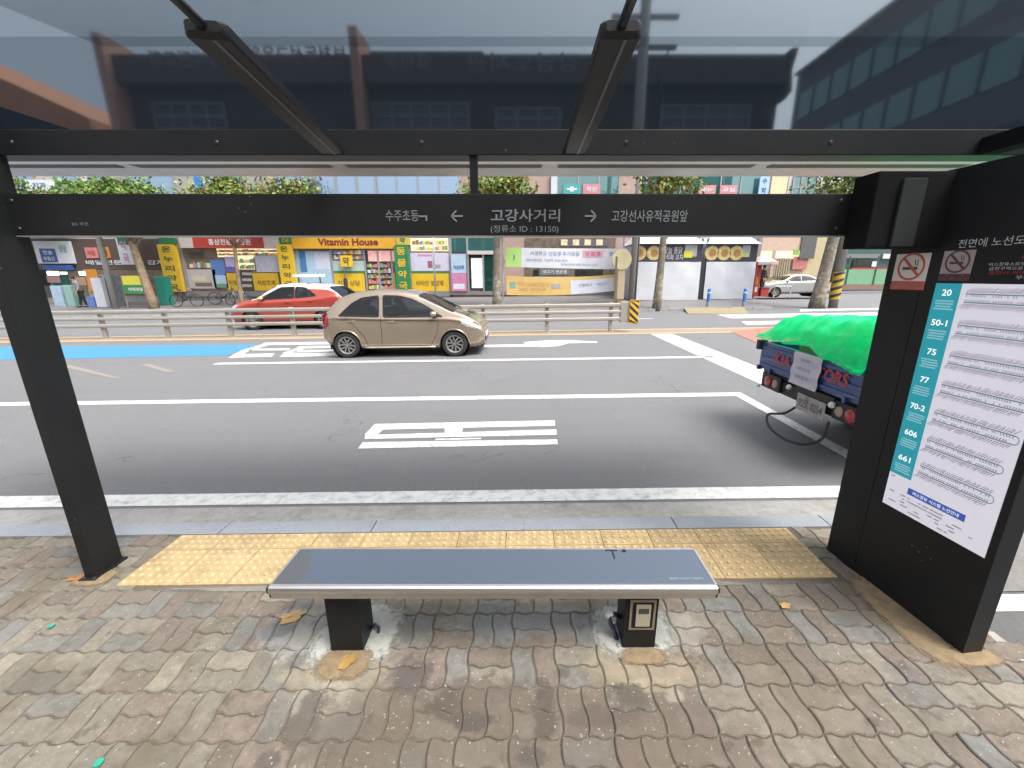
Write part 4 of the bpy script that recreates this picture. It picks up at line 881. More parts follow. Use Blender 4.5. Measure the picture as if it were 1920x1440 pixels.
SEDAN = dict(L=4.4, W=1.76, r=0.31, wheels=(0.85, 3.5), round=.6, nose=.22, tumble=.24, nx=80,
    top=[(0, .70), (.04, .9), (.5, 1.0), (.85, 1.08), (1.25, 1.34), (1.75, 1.44), (2.2, 1.44), (2.6, 1.34), (3.15, 1.03), (3.6, .95), (4.1, .85), (4.4, .6)],
    belt=[(0, .8), (.8, .98), (3.2, .93), (4.4, .7)], sill=[(0, .36), (.3, .25), (4.0, .24), (4.4, .34)],
    windows=[[(1.0, 1.03), (1.35, 1.30), (1.95, 1.35), (1.95, 1.0)], [(2.02, 1.0), (2.02, 1.35), (2.5, 1.28), (2.95, .98)]], screen=(2.6, 3.1), rear=(.8, 1.3), mirror=(2.8, 1.02), head=[(3.85, .82), (4.2, .76), (4.32, .64), (4.0, .68)], tail=[(.04, .92), (.3, .95), (.3, .8), (.04, .76)], plate=(.5, .7))
sp_ = at(1500, 540, 27.5)
silver = mat('silver_car_paint', (0.45, 0.45, 0.43), 0.3, metal=0.4, var=0.03, coat=0.8)
car('sedan_car', 'silver parked sedan half hidden by the thick tree trunk at the corner', 'car', SEDAN, (sp_.x, 28.5, 0.30), math.pi * 0.97, silver)

# ================================================================ THE TRUCK
TX = 2.75; zr = gz(TX, ROAD_Z); YA, YZ = 3.05, 4.70
truck = thing('flatbed_truck', 'blue flatbed truck seen from behind with red lettering on its tailgate', 'truck', (TX + 2.2, (YA + YZ) / 2, zr))
BLUE = mat('blue_truck_paint', (0.024, 0.060, 0.205), 0.38, var=0.15, scale=6, coat=0.4, dirt_or_sheen=(0.09, 0.09, 0.10), dirt_or_sheen_amt=0.45, dirt_or_sheen_scale=3)
g0, g1 = 0.575, 0.875
mb = MB(); mb.bbox((TX, YA, g0), (TX + .045, YZ, g1), .006)
for z in (g0 + .03, g0 + .115, g1 - .075): mb.bbox((TX - .014, YA + .03, z), (TX - .0005, YZ - .03, z + .035), .006)
gate = mb.build('tailgate', BLUE, truck)
REDT = mat('red_lettering', (0.42, 0.035, 0.025), 0.5)
for body_, py, w_ in (('KIA', 4.26, .27), ('MOTORS', 3.66, .62)):
    mb = MB(); mb.text(body_, (TX - .016, py, g0 + .165), (0, -1, 0), Z3, .115, fit=w_, bold=.02); mb.build('lettering', REDT, gate)
pp = MB(); n = 10; rr = random.Random(2)
pts = [(TX - .034 - .006 * math.sin(k * 1.3), 3.87 + .40 * (i - .5) + .03 * (j / n - .5), g1 + .005 - .325 * j / n) for j, k in ((j, j) for j in range(n + 1)) for i in (0, .5, 1)]
pp.add(pts, [(j * 3 + i, j * 3 + i + 1, j * 3 + i + 4, j * 3 + i + 3) for j in range(n) for i in (0, 1)])
notice = pp.build('paper_notice', mat('white_paper', (0.55, 0.52, 0.58), 0.7, var=0.06), gate, smooth=True)
for k, (t, w_) in enumerate((('임대', .12), ('010-3315', .20), ('공장 창고', .2))):
    mb = MB(); mb.text(t, (TX - .052, 3.87 + .008 * k, g1 - .06 - .085 * k), (0, -1, 0), Z3, .03, fit=w_); mb.build('lettering', mat('blue_ink', (0.08, 0.11, 0.25), 0.6), notice)
for y in (YA + .02, YZ - .02, 3.35, 4.45): mb = MB(); mb.bbox((TX - .03, y - .018, g0 - .02), (TX + .02, y + .018, g0 + .03), .005); mb.build('hinge', BLUE, gate)
for y in (YA, YZ): mb = MB(); mb.bbox((TX - .05, y - .03, g1 - .09), (TX + .05, y + .03, g1 + .02), .01); mb.build('gate_latch', mat('black_metal', (0.02, 0.02, 0.025), 0.5), gate)
for y0_ in (YA, YZ - .03): mb = MB(); mb.bbox((TX + .046, y0_, g0), (TX + 2.75, y0_ + .03, g1), .006); mb.build('side_board', BLUE, truck)
MB().bbox((TX + .046, YA + .031, g0 - .06), (TX + 2.78, YZ - .031, g0 + .03), .006).build('bed', mat('bed_dark', (0.035, 0.04, 0.055), 0.6), truck)
MB().bbox((TX + .30, YA + .45, .34), (TX + 4.3, YA + .55, g0 - .062), .006).build('chassis_rail', DARK, truck)
MB().bbox((TX + .30, YZ - .55, .34), (TX + 4.3, YZ - .45, g0 - .062), .006).build('chassis_rail', DARK, truck)
MB().bbox((TX + .02, YA + .06, g0 - .20), (TX + .09, YZ - .06, g0 - .065), .01).build('rear_bumper', mat('bumper_black', (0.014, 0.014, 0.016), 0.5), truck)
for y in (3.30, 4.42):
    mb = MB(); mb.bbox((TX - .01, y - .17, .38), (TX + .02, y + .17, .545), .012); cl = mb.build('light_cluster', mat('bumper_black', (0, 0, 0)), truck)
    s = 1 if y < 3.8 else -1
    mb = MB(); mb.lathe([(0, .018), (.04, .016), (.058, .008), (.062, -.01)], (TX - .011, y - s * .04, .462), (-1, 0, 0), 20); mb.build('tail_lamp', REDL, cl, smooth=35)
    mb = MB(); mb.lathe([(0, .014), (.03, .012), (.045, .006), (.048, -.01)], (TX - .011, y + s * .09, .462), (-1, 0, 0), 18); mb.build('reverse_lamp', mat('amber_lens', (0.35, 0.25, 0.2), 0.25), cl, smooth=35)
mb = MB(); mb.bbox((TX - .03, 3.53, .325), (TX - .022, 3.92, .487), .003); plate = mb.build('number_plate', mat('old_plate', (0.36, 0.33, 0.31), 0.6, var=.2, scale=20, dirt_or_sheen=(.15, .13, .12), dirt_or_sheen_amt=.7, dirt_or_sheen_scale=12), truck)
mb = MB(); mb.text('92로 0254', (TX - .031, 3.725, .405), (0, -1, 0), Z3, .085, fit=.33, bold=.02); mb.build('lettering', mat('plate_ink', (0.10, 0.09, 0.09), 0.6), plate)
MB().bbox((TX - .02, 3.46, .49), (TX + .02, 3.98, .56), .006).build('plate_bracket', mat('bumper_black', (0, 0, 0)), truck)
WB = mat('white_bulb', (0.75, 0.75, 0.75), 0.3)
for y in (3.46, 4.06): mb = MB(); mb.ball((TX - .03, y, .50), .030, 12, 8); mb.build('plate_lamp', WB, truck, smooth=True)
for y in (3.14, 4.62): mb = MB(); mb.ball((TX - .02, y, .375), (.02, .03, .025), 10, 6); mb.build('plate_lamp', WB, truck, smooth=True)
sp_pts = [(TX - .02, 3.93, .33), (TX - .08, 4.00, .24), (TX - .18, 4.10, .19), (TX - .22, 3.98, .10), (TX - .2, 3.75, .06), (TX - .14, 3.55, .09), (TX - .05, 3.47, .18), (TX - .02, 3.47, .34)]; strap = []
for i in range(7):
    p0, p1, p2, p3 = (Vector(sp_pts[max(0, min(7, i + o))]) for o in (-1, 0, 1, 2))
    for t in (0, .2, .4, .6, .8): strap.append(.5 * (2 * p1 + (p2 - p0) * t + (2 * p0 - 5 * p1 + 4 * p2 - p3) * t * t + (3 * p1 - p0 - 3 * p2 + p3) * t ** 3))
mb = MB(); mb.tube(strap + [Vector(sp_pts[-1])], .012, 8); mb.build('hanging_strap', mat('rubber_strap', (0.015, 0.016, 0.018), 0.6), truck, smooth=True)
for y in (3.16, 4.50):
    for x in (TX + 1.15, TX + 3.55):
        mb = MB(); mb.lathe([(.13, -.08), (.15, .085), (.24, .085), (.255, .06), (.255, -.06), (.24, -.08), (.13, -.08)], (x, y, zr + .256), (0, 1, 0), 26); wl = mb.build('wheel', TYRE, truck, smooth=35)
        mb = MB(); mb.lathe([(0, .02), (.06, .05), (.14, .05), (.15, .0)], (x, y, zr + .256), (0, -1 if y < 3.8 else 1, 0), 20); mb.build('rim', mat('steel_rim', (0.3, 0.3, 0.31), 0.4, metal=0.6), wl, smooth=35)
    mb = MB(); mb.bbox((TX + .84, y - .12, zr + .10), (TX + .855, y + .12, g0 - .10), .004); mb.build('mud_flap', TYRE, truck)
cabp = [(TX + 2.85, .36), (TX + 2.85, 1.62), (TX + 2.95, 1.80), (TX + 3.75, 1.82), (TX + 4.05, 1.68), (TX + 4.42, 1.02), (TX + 4.48, .80), (TX + 4.48, .36)]
mb = MB(); mb.prism([(x, YA + .05, z) for x, z in cabp], (0, YZ - YA - .10, 0)); cab = mb.build('cab', BLUE, truck)
for y, d in ((YA + .048, -1), (YZ - .048, 1)):
    mb = MB(); q = [(TX + 3.05, y, 1.15), (TX + 4.15, y, 1.10), (TX + 3.88, y, 1.62), (TX + 3.05, y, 1.66)]; mb.prism(q if d < 0 else q, (0, d * .003, 0)); mb.build('window', GLASS, cab)
mb = MB(); mb.prism([(TX + 2.848, YA + .25, 1.2), (TX + 2.848, YZ - .25, 1.2), (TX + 2.848, YZ - .25, 1.62), (TX + 2.848, YA + .25, 1.62)], (-.003, 0, 0)); mb.build('rear_window', GLASS, cab)
mb = MB(); q = [(TX + 4.075, YA + .14, 1.64), (TX + 4.075, YZ - .14, 1.64), (TX + 4.40, YZ - .10, 1.06), (TX + 4.40, YA + .10, 1.06)]; mb.prism(q, (.012, 0, .008)); mb.build('windscreen', GLASS, cab)
# load: boxes and the green net thrown over them
MB().bbox((TX + .16, 3.86, g0 + .031), (TX + .85, 4.30, 1.06), .01).build('cardboard_box', mat('tan_cardboard', (0.36, 0.25, 0.13), 0.8, var=0.1), None)
tag(bpy.data.objects['cardboard_box'], 'tan cardboard box showing through the net on the truck bed', 'box')
MB().bbox((TX + .20, 3.15, g0 + .031), (TX + 1.5, 3.80, 1.04), .03).build('sack', mat('dark_sack', (0.05, 0.08, 0.06), 0.9, var=0.2), None)
tag(bpy.data.objects['sack'], 'bulky dark sack under the near half of the green net', 'sack')
def netmat():
    m = mat('green_net', (0.004, 0.93, 0.30), 0.55, var=0.15, scale=7, spec=0.3, bump=0.9, bscale=16, dirt_or_sheen=(0.20, 0.95, 0.48), dirt_or_sheen_amt=0.75, dirt_or_sheen_scale=5); t = m.node_tree; N = t.nodes; L = t.links; b = N['Principled BSDF']  # pale noise streaks in the colour are painted highlights, not dirt
    tr = N.new('ShaderNodeBsdfTranslucent'); tr.inputs['Color'].default_value = (0.02, 0.97, 0.40, 1); tp = N.new('ShaderNodeBsdfTransparent'); a = N.new('ShaderNodeMixShader'); a.inputs[0].default_value = .55; c = N.new('ShaderNodeMixShader')
    wv = N.new('ShaderNodeTexNoise'); wv.inputs['Scale'].default_value = 5; wv.inputs['Detail'].default_value = 3; mr = N.new('ShaderNodeMapRange'); mr.inputs['From Min'].default_value = .4; mr.inputs['From Max'].default_value = .7; mr.inputs['To Min'].default_value = .05; mr.inputs['To Max'].default_value = .26
    tc = N.new('ShaderNodeTexCoord'); L.new(tc.outputs['Object'], wv.inputs['Vector']); L.new(wv.outputs['Fac'], mr.inputs['Value']); L.new(mr.outputs[0], c.inputs[0])
    L.new(b.outputs[0], a.inputs[1]); L.new(tr.outputs[0], a.inputs[2]); L.new(a.outputs[0], c.inputs[1]); L.new(tp.outputs[0], c.inputs[2]); L.new(c.outputs[0], N['Material Output'].inputs[0]); return m
nb_ = MB(); NX, NY = 120, 110
def hem(y):                                # how far the net hangs at the tail, by position across the bed
    t = (YZ - y) / (YZ - YA); return herm([(0, .91), (.15, .915), (.30, .925), (.5, .95), (.63, .88), (.75, .855), (.86, .83), (.91, .825), (.95, .90), (1, .92)], t)
for i in range(NX + 1):
    for j in range(NY + 1):
        u, v = i / NX, j / NY
        y = YZ + .03 - (YZ - YA + .06) * v; e = min(v, 1 - v)
        x = TX - .055 + max(0, u - .16) / .84 * 2.3
        ztop = 1.13 + .10 * v + .05 * mnoise.noise(Vector((x * 2.1, y * 2.3, 0))) + .03 * mnoise.noise(Vector((x * 6, y * 6, 4)))
        if .40 < (YZ - y) < .86 and x < TX + .9: ztop = max(ztop, 1.15)
        side = min(1.0, e / .12); ztop = .90 + (ztop - .90) * (side ** .6)
        sw = min(1.0, max(0, (x - TX + .05)) / .16)
        z0_ = max(.90, hem(y) + .04)
        z = z0_ + (ztop - z0_) * (sw ** .55)
        if u < .16: q = 1 - u / .16; z = z0_ - q * (z0_ - hem(y) + .0) ; x = TX - .055 - .015 * q + .012 * mnoise.noise(Vector((y * 9, q * 2, 1)))
        nb_.v.append((x + .03 * (.5 - abs(mnoise.noise(Vector((y * 8 + z * 5, z * 2, 2))))) * (1 if u < .5 else 0), y, z + .008 * mnoise.noise(Vector((x * 16, y * 16, 1))) + .045 * (1 - abs(mnoise.noise(Vector((x * 3.2 + y * 1.5, y * 4.1 - x, 8)))) * 2.2) * (1 if u > .2 else .3)))
for i in range(NX):
    for j in range(NY): a = i * (NY + 1) + j; nb_.f.append([a, a + 1, a + NY + 2, a + NY + 1]); nb_.m.append(0); nb_.fc.append(None)
tag(nb_.build('cargo_net', netmat(), None, smooth=True), 'bright green net draped over the load of the blue truck', 'net')

# ================================================================ MEDIAN RAIL
rail_m = mat('galvanised_rail', (0.33, 0.31, 0.27), 0.5, metal=0.15, var=0.10, scale=4, dirt_or_sheen=(0.22, 0.20, 0.17), dirt_or_sheen_amt=0.4, dirt_or_sheen_scale=2)
rail = thing('guard_rail', 'three bar grey metal guard rail running along the middle of the road', 'guard rail', (-5, 12.85, gz(-5, ROAD_Z)))
xe = at(1178, 600, 12.85).x
pxs = [xe - .55 - 1.98 * k for k in range(12)]
for z, h_ in ((.83, .115), (.625, .095), (.41, .105)):
    mb = MB(); x0_, x1_ = pxs[-1] - 1, xe - .28; n = 20
    sec_ = [(-.035, -h_ / 2), (-.05, -h_ / 4), (-.05, h_ / 4), (-.035, h_ / 2), (.02, h_ / 2), (.02, -h_ / 2)]
    for k in range(n + 1):
        x = x0_ + (x1_ - x0_) * k / n; mb.v += [(x, 12.80 + a, gz(x, ROAD_Z + z) + b) for a, b in sec_]
    for k in range(n):
        for q in range(6): a = k * 6 + q; b = k * 6 + (q + 1) % 6; mb.f.append([a, b, b + 6, a + 6]); mb.m.append(0); mb.fc.append(None)
    mb.f.append(list(range(6))); mb.f.append([n * 6 + q for q in range(6)][::-1]); mb.m += [0, 0]; mb.fc += [None, None]
    mb.build('rail_bar', rail_m, rail)
for x in pxs:
    mb = MB(); mb.bbox((x - .055, 12.822, gz(x, ROAD_Z - .05)), (x + .055, 12.93, gz(x, ROAD_Z + .90)), .012); p_ = mb.build('rail_post', rail_m, rail)
    mb = MB(); mb.bbox((x - .13, 12.79, gz(x, ROAD_Z)), (x + .13, 12.96, gz(x, ROAD_Z + .012)), .004); mb.build('foot_plate', rail_m, p_)
MB().bbox((xe - .28, 12.745, gz(xe, ROAD_Z + .30)), (xe + .06, 12.93, gz(xe, ROAD_Z + .92)), .02).build('end_box', rail_m, rail)
mk = MB(); mx0, mx1, mz0, mz1 = xe - .02, xe + .27, gz(xe, ROAD_Z + .25), gz(xe, ROAD_Z + .98)
marker = tag(MB().bbox((mx0, 12.70, mz0), (mx1, 12.74, mz1), .03).build('hazard_marker', mat('hazard_yellow', (0.62, 0.36, 0.03), 0.5), None), 'yellow and black striped hazard board at the end of the guard rail', 'road marker')
mb = MB()
for k in range(-1, 4):
    z = mz0 + .03 + k * .21; q = []
    for (x, zz) in ((mx0 + .012, z + .24), (mx1 - .012, z), (mx1 - .012, z + .10), (mx0 + .012, z + .34)): q.append((x, min(max(zz, mz0 + .012), mz1 - .012)))
    mb.poly([(x, 12.698, zz) for x, zz in q])
mb.build('stripe', mat('stripe_black', (0.02, 0.02, 0.02), 0.5), marker)

# ================================================================ THE FAR SIDE OF THE STREET
def fz(x, y): return gz(x, -0.005) + 0.067 * max(0, y - 20.0)       # far pavement rises towards the shops
def far(px, py, lift=0.0):
    """point of the far pavement seen at a pixel"""
    d = ray(px, py); t = (1.6 + .005 + 1.34 - lift) / (SLOPE * d.x + .067 * d.y - d.z); return EYE + d * t
fs = MB()
for i in range(40):
    xa, xb = -60 + 72 * i / 40, -60 + 72 * (i + 1) / 40
    for ya, yb in ((20.15, 27.0), (27.0, 40)):
        fs.add([(xa, ya, fz(xa, ya)), (xb, ya, fz(xb, ya)), (xb, yb, fz(xb, min(yb, 27.))), (xa, yb, fz(xa, min(yb, 27.)))], [(0, 1, 2, 3)])
struct(fs.build('far_sidewalk', mat('grey_far_paving', (0.165, 0.16, 0.16), 0.85, var=0.22, scale=9, bump=0.3, dirt_or_sheen=(0.09, 0.085, 0.08), dirt_or_sheen_amt=.5, dirt_or_sheen_scale=1.2)))
fk = MB()
for i in range(72): xa = -60 + i; fk.add([(xa + .01, 20, gz(xa, -.3)), (xa + .99, 20, gz(xa, -.3)), (xa + .99, 20.15, gz(xa, -.3)), (xa + .01, 20.15, gz(xa, -.3)), (xa + .01, 20, gz(xa, .004)), (xa + .99, 20, gz(xa, .004)), (xa + .99, 20.15, gz(xa, .008)), (xa + .01, 20.15, gz(xa, .008))], [(0, 1, 5, 4), (4, 5, 6, 7), (3, 0, 4, 7), (1, 2, 6, 5)])
struct(fk.build('far_kerb', mat('far_kerb_stone', (0.30, 0.30, 0.30), 0.8, var=.15)))
mb = MB(); mb.poly([far(1290, 588, .006), far(1405, 588, .006), far(1395, 577, .006), far(1282, 577, .006)]); struct(mb.build('tactile_ramp', mat('worn_yellow_blocks', (0.24, 0.205, 0.12), .8, var=.25, scale=10)))

def panel(px0, py0, px1, py1, Y, th=.06):
    ym, xm = (py0 + py1) / 2, (px0 + px1) / 2
    x0, x1 = at(px0, ym, Y).x, at(px1, ym, Y).x; z1, z0 = at(xm, py0, Y).z, at(xm, py1, Y).z
    return MB().box((x0, Y, z0), (x1, Y + th, z1)), (x0, x1, z0, z1)
def P_(name, r, Y, m, parent, th=.06): mb, e = panel(*r, Y, th); o = mb.build(name, m, parent); o_ext[o.name] = e + (Y,); return o
o_ext = {}
def words_on(o, body, size=.6, fit=.85, m=None, name='lettering', dx=.5, dz=.5, vertical=False, bold=.02):
    x0, x1, z0, z1, Y = o_ext[o.name]; w_, h_ = x1 - x0, z1 - z0; mb = MB()
    if vertical:
        n = len(body)
        for i, ch in enumerate(body): mb.text(ch, ((x0 + x1) / 2, Y - .012, z1 - h_ * (i + .5) / n), X3, Z3, h_ / n * size, fit=w_ * fit, bold=bold)
    else: mb.text(body, (x0 + w_ * dx, Y - .012, z0 + h_ * dz), X3, Z3, h_ * size, fit=w_ * fit, bold=bold)
    return mb.build(name, m or WT, o)
C = lambda n, c, r=.7, **k: mat(n, c, r, **({'var': .10, 'scale': 3} | k))
YELLOW = C('sign_yellow', (0.62, 0.40, 0.02), .5); GOLD = C('sign_gold', (0.55, 0.29, 0.02), .5); SRED = C('sign_red', (0.38, 0.05, 0.035), .5); SGREEN = C('sign_green', (0.02, 0.17, 0.06), .5)
SBLUE = C('sign_blue', (0.03, 0.10, 0.32), .5); SWHITE = C('sign_white', (0.60, 0.62, 0.66), .5); BROWN = C('sign_brown', (0.085, 0.062, 0.055), .6); INK = C('black_ink', (0.03, 0.03, 0.03), .6); DKGREEN = C('dark_green_ink', (0.03, 0.10, 0.03), .6)
PINK = C('print_pink', (0.52, 0.20, 0.36), .5); PALEB = C('print_pale_blue', (0.36, 0.50, 0.62), .5); ORANGE = C('print_orange', (0.55, 0.22, 0.03), .5)
PALEWALL = C('pale_wall', (0.36, 0.34, 0.32), .8, bump=.2); PINKWALL = C('pink_wall', (0.38, 0.27, 0.24), .8, bump=.2); GREYWALL = C('grey_tile_wall', (0.30, 0.29, 0.28), .7)
SHOPGLASS = mat_mirror('shop_glass', (0.035, 0.035, 0.035), .10, (.9, .95, 1)); TEALGLASS = mat_mirror('teal_glass', (0.035, 0.12, 0.12), .16, (.8, 1, 1)); BLUEGLASS = mat_mirror('blue_glass', (0.14, 0.24, 0.38), .22, (.9, .95, 1))
WARM = mat('lit_interior', (0.70, 0.52, 0.30), .6, var=.45, scale=2.2, emit=.55); DIM = mat('dim_interior', (0.12, 0.09, 0.07), .8, var=.6, scale=2.5, emit=.12)
FRAME = C('window_frame', (0.32, 0.33, 0.34), .4, metal=.4)
YB_ = 26.0; ZT = 11.0
def building(name, label, px0, px1, Y, depth, wallm, top=ZT, hole=None):
    x0, x1 = at(px0, 500, Y).x, at(px1, 500, Y).x
    b = thing(name, label, 'building', ((x0 + x1) / 2, Y, fz((x0 + x1) / 2, Y)))
    MB().box((x0, Y + .12, -1.5), (x1, Y + depth, top)).build('wall', wallm, b)
    return b, x0, x1
def glaze(b, r, Y, n, m, frame=FRAME, rows=1):
    """a window of n panes with its frame"""
    mb, (x0, x1, z0, z1) = panel(*r, Y + .07, .05); w_ = mb.build('window', m, b); f = MB(); t = .035
    for k in range(n + 1): x = x0 + (x1 - x0) * k / n; f.box((x - t, Y + .02, z0), (x + t, Y + .0695, z1))
    for k in range(rows + 1): z = z0 + (z1 - z0) * k / rows; f.box((x0 - t, Y + .025, z - t), (x1 + t, Y + .0690, z + t))
    f.build('frame', frame, w_); return w_

# --- corner shop building (brown boards)
A, ax0, ax1 = building('corner_building', 'brown fronted building with small shops at the far end of the block', -420, 333, YB_, 9, PALEWALL, 27)  # unseen upper height added to darken the reflection in the bench top
P_('fascia_board', (-300, 448, 332, 505), YB_ + .04, BROWN, A)
for r, m in (((-300, 506, 92, 556), SHOPGLASS), ((100, 509, 130, 558), TEALGLASS), ((132, 508, 160, 556), DIM), ((186, 506, 332, 552), DIM)): P_('shopfront', r, YB_ + .04, m, A)
P_('door_panel', (163, 505, 185, 546), YB_ + .03, ORANGE, A)
for r in ((88, 509, 110, 516), (113, 510, 124, 514), (148, 509, 160, 516)): P_('shop_lamp', r, YB_ + .02, mat('lit_tube', (0.9, .85, .7), .5, var=0, emit=1.5), A)
P_('poster', (88, 517, 112, 530), YB_ + .02, C('print_rose', (0.42, .25, .22)), A); P_('poster', (140, 520, 160, 535), YB_ + .02, C('print_tan', (.35, .24, .16)), A)
for k in range(5): glaze(A, (-280 + k * 130, 325, -190 + k * 130, 400), YB_, 2, BLUEGLASS)
def sign(name, label, r, Y, m, th=.14, group=None, cat='sign'):
    mb, e = panel(*r, Y, th); o = mb.build(name, m, None); tag(o, label, cat, group); o_ext[o.name] = e + (Y,); return o
s = sign('shop_sign', 'white shop sign with a blue square emblem over a blue strip', (66, 452, 134, 494), YB_ - .12, SWHITE)
mb, e = panel(76, 466, 106, 492, YB_ - .125, .004); o = mb.build('emblem', SBLUE, s); o_ext[o.name] = e + (YB_ - .125,); words_on(o, '한솔', .32, .6, SWHITE, dz=.72); words_on(o, '부동산', .3, .7, SWHITE, dz=.28)
words_on(s, '상담', .34, .22, C('green_ink', (.1, .28, .24)), dx=.78, dz=.66)
mb, e = panel(80, 497, 136, 506, YB_ - .10, .1); mb.build('blue_strip', SBLUE, s)
s = sign('square_sign', 'small salmon pink square sign on the brown fascia', (160, 464, 182, 484), YB_ - .04, C('sign_salmon', (.55, .20, .20)), .07); words_on(s, '국밥', .5, .7, SRED)
s = sign('square_sign', 'small orange square sign next to the grey concrete pole', (186, 463, 204, 484), YB_ - .04, ORANGE, .07); words_on(s, '찜', .6, .6, INK)
mb, e = panel(157, 487, 332, 497, YB_ + .03, .005); o = mb.build('sign_strip', BROWN, A); o_ext[o.name] = e + (YB_ + .03,); words_on(o, '배달전문 본가 감자탕', .9, .95, SWHITE)
s = sign('shop_sign', 'white sign with a pink lower edge above the far left tree crown', (48, 337, 99, 358), YB_ - .2, SWHITE); words_on(s, '치과', .5, .5, SBLUE); mb, e = panel(48, 358, 99, 368, YB_ - .2, .14); mb.build('pink_edge', PINK, s)
s = sign('shop_sign', 'round ended bright blue sign high on the wall between two tree crowns', (364, 326, 452, 357), YB_ - 2.2, C('bright_blue', (.02, .18, .52))); words_on(s, '온마음', .42, .66, SWHITE)
s = sign('hanging_sign', 'green and white hanging sign behind the concrete pole', (222, 448, 246, 496), YB_ - .9, SWHITE, .16); mb, e = panel(219, 436, 242, 459, YB_ - .91, .18); mb.build('green_cap', C('cap_green', (.02, .16, .09)), s); words_on(s, '약국', .7, .5, PINK, vertical=True)
s = sign('vertical_sign', 'tall yellow vertical pharmacy sign standing beside the leaning trunk', (303, 458, 335, 547), YB_ - .35, YELLOW, .22); words_on(s, '온누리약국', .62, .55, DKGREEN, vertical=True); mb, e = panel(298, 446, 327, 457, YB_ - .35, .22); mb.build('green_top', SGREEN, s)

# --- pharmacy building
B, bx0, bx1 = building('pharmacy_building', 'pharmacy building with yellow window panels and lit shelves', 333, 843, YB_, 10, GREYWALL)
s = sign('signboard', 'red shop signboard with white lettering and pale ends', (336, 442, 524, 465), YB_ - .25, SRED, .35); words_on(s, '홍삼전문 건강원', .5, .42, SWHITE)
for r in ((336, 442, 361, 465), (494, 442, 524, 465)): mb, e = panel(*r, YB_ - .256, .005); mb.build('pale_end', C('pale_print', (.5, .45, .42)), s)
s = sign('signboard', 'golden signboard with dark english lettering above the pharmacy door', (547, 441, 742, 466), YB_ - .25, GOLD, .35); words_on(s, 'Vitamin House', .55, .58, C('maroon_ink', (.16, .02, .02)), dx=.54, bold=.035)
s = sign('small_sign', 'small olive yellow sign plate at the end of the golden signboard', (743, 442, 766, 459), YB_ - .28, C('olive_yellow', (.42, .36, .05)), .3); words_on(s, '약', .6, .4, INK)
s = sign('small_sign', 'small dark green sign plate between the red and golden signboards', (523, 443, 546, 457), YB_ - .28, SGREEN, .3); words_on(s, '건강', .6, .6, YELLOW)
s = sign('vertical_sign', 'yellow vertical pharmacy sign between the red and golden signboards', (523, 458, 551, 540), YB_ - .35, YELLOW, .2); words_on(s, '온누리약국', .62, .5, DKGREEN, vertical=True)
s = sign('vertical_sign', 'green vertical sign with yellow lettering right of the pharmacy door', (741, 460, 767, 546), YB_ - .35, SGREEN, .2); words_on(s, '동물약국', .66, .62, YELLOW, vertical=True)
P_('pillar', (336, 466, 350, 548), YB_ - .02, GREYWALL, B, .14)
P_('shopfront', (350, 466, 523, 545), YB_ + .06, DIM, B, .05); P_('shopfront', (552, 467, 741, 546), YB_ + .06, DIM, B, .05); P_('shopfront', (768, 446, 842, 546), YB_ + .06, DIM, B, .05)
P_('lit_shelves', (407, 466, 523, 482), YB_ + .04, WARM, B); P_('lit_shelves', (770, 447, 842, 471), YB_ + .04, WARM, B); P_('lit_shelves', (440, 482, 476, 505), YB_ + .04, WARM, B); P_('lit_shelves', (690, 470, 739, 490), YB_ + .04, mat('lit_pinkish', (.6, .3, .28), .6, var=.5, scale=4, emit=.3), B); P_('lit_shelves', (552, 467, 562, 546), YB_ + .05, PALEB, B)
def poster(r, m, extra=(), label=None):
    p = P_('poster', r, YB_ + .02, m, B, .018)
    for rr_, mm in extra: mb, e = panel(*rr_, YB_ + .012, .006); mb.build('print', mm, p)
    return p
poster((354, 505, 406, 541), C('poster_grey', (.42, .39, .40)), [((360, 517, 386, 527), C('poster_cream', (.5, .46, .33))), ((366, 530, 398, 537), C('poster_brown', (.16, .12, .09)))])
poster((398, 487, 424, 540), C('poster_blue', (.10, .20, .48)), [((404, 516, 424, 532), PALEB), ((406, 532, 424, 539), C('poster_green', (.16, .28, .14)))])
poster((423, 481, 446, 510), C('poster_lilac', (.40, .38, .60)), [((423, 500, 446, 510), C('poster_violet', (.16, .10, .36)))])
poster((479, 478, 526, 510), C('poster_mist', (.46, .45, .54)))
yp = [poster((424, 512, 450, 545), YELLOW), poster((475, 512, 523, 545), YELLOW), poster((624, 512, 684, 546), YELLOW), poster((770, 512, 842, 546), YELLOW), poster((735, 512, 741, 546), YELLOW)]
for p, t in zip(yp[:4], ('처방', '처방조제', '건강 상담', '비타민 영양제')): words_on(p, t, .3, .7, C('brown_ink', (.25, .13, .02)), dz=.45)
poster((562, 471, 621, 536), C('poster_sky', (.33, .47, .60)), [((562, 471, 574, 510), C('poster_deepblue', (.05, .17, .38))), ((590, 474, 618, 505), C('poster_pale', (.48, .52, .62)))])
poster((622, 489, 683, 511), C('poster_mint', (.36, .45, .42)))
poster((770, 474, 842, 508), C('poster_lavender', (.50, .48, .60)), [((802, 489, 811, 502), C('poster_wine', (.26, .09, .13))), ((783, 477, 810, 480), PINK), ((815, 496, 826, 503), C('poster_slate', (.25, .27, .32)))])
poster((355, 472, 380, 485), C('poster_dim', (.09, .085, .07)))
P_('shelf_unit', (452, 507, 474, 544), YB_ + .03, C('dark_shelf', (.07, .055, .05), .7, var=.5, scale=6), B); 
for k in range(3): P_('shelf_boxes', (454, 511 + 11 * k, 472, 516 + 11 * k), YB_ + .015, C('shelf_goods', (.42, .40, .36), .6, var=.6, scale=9), B, .01)
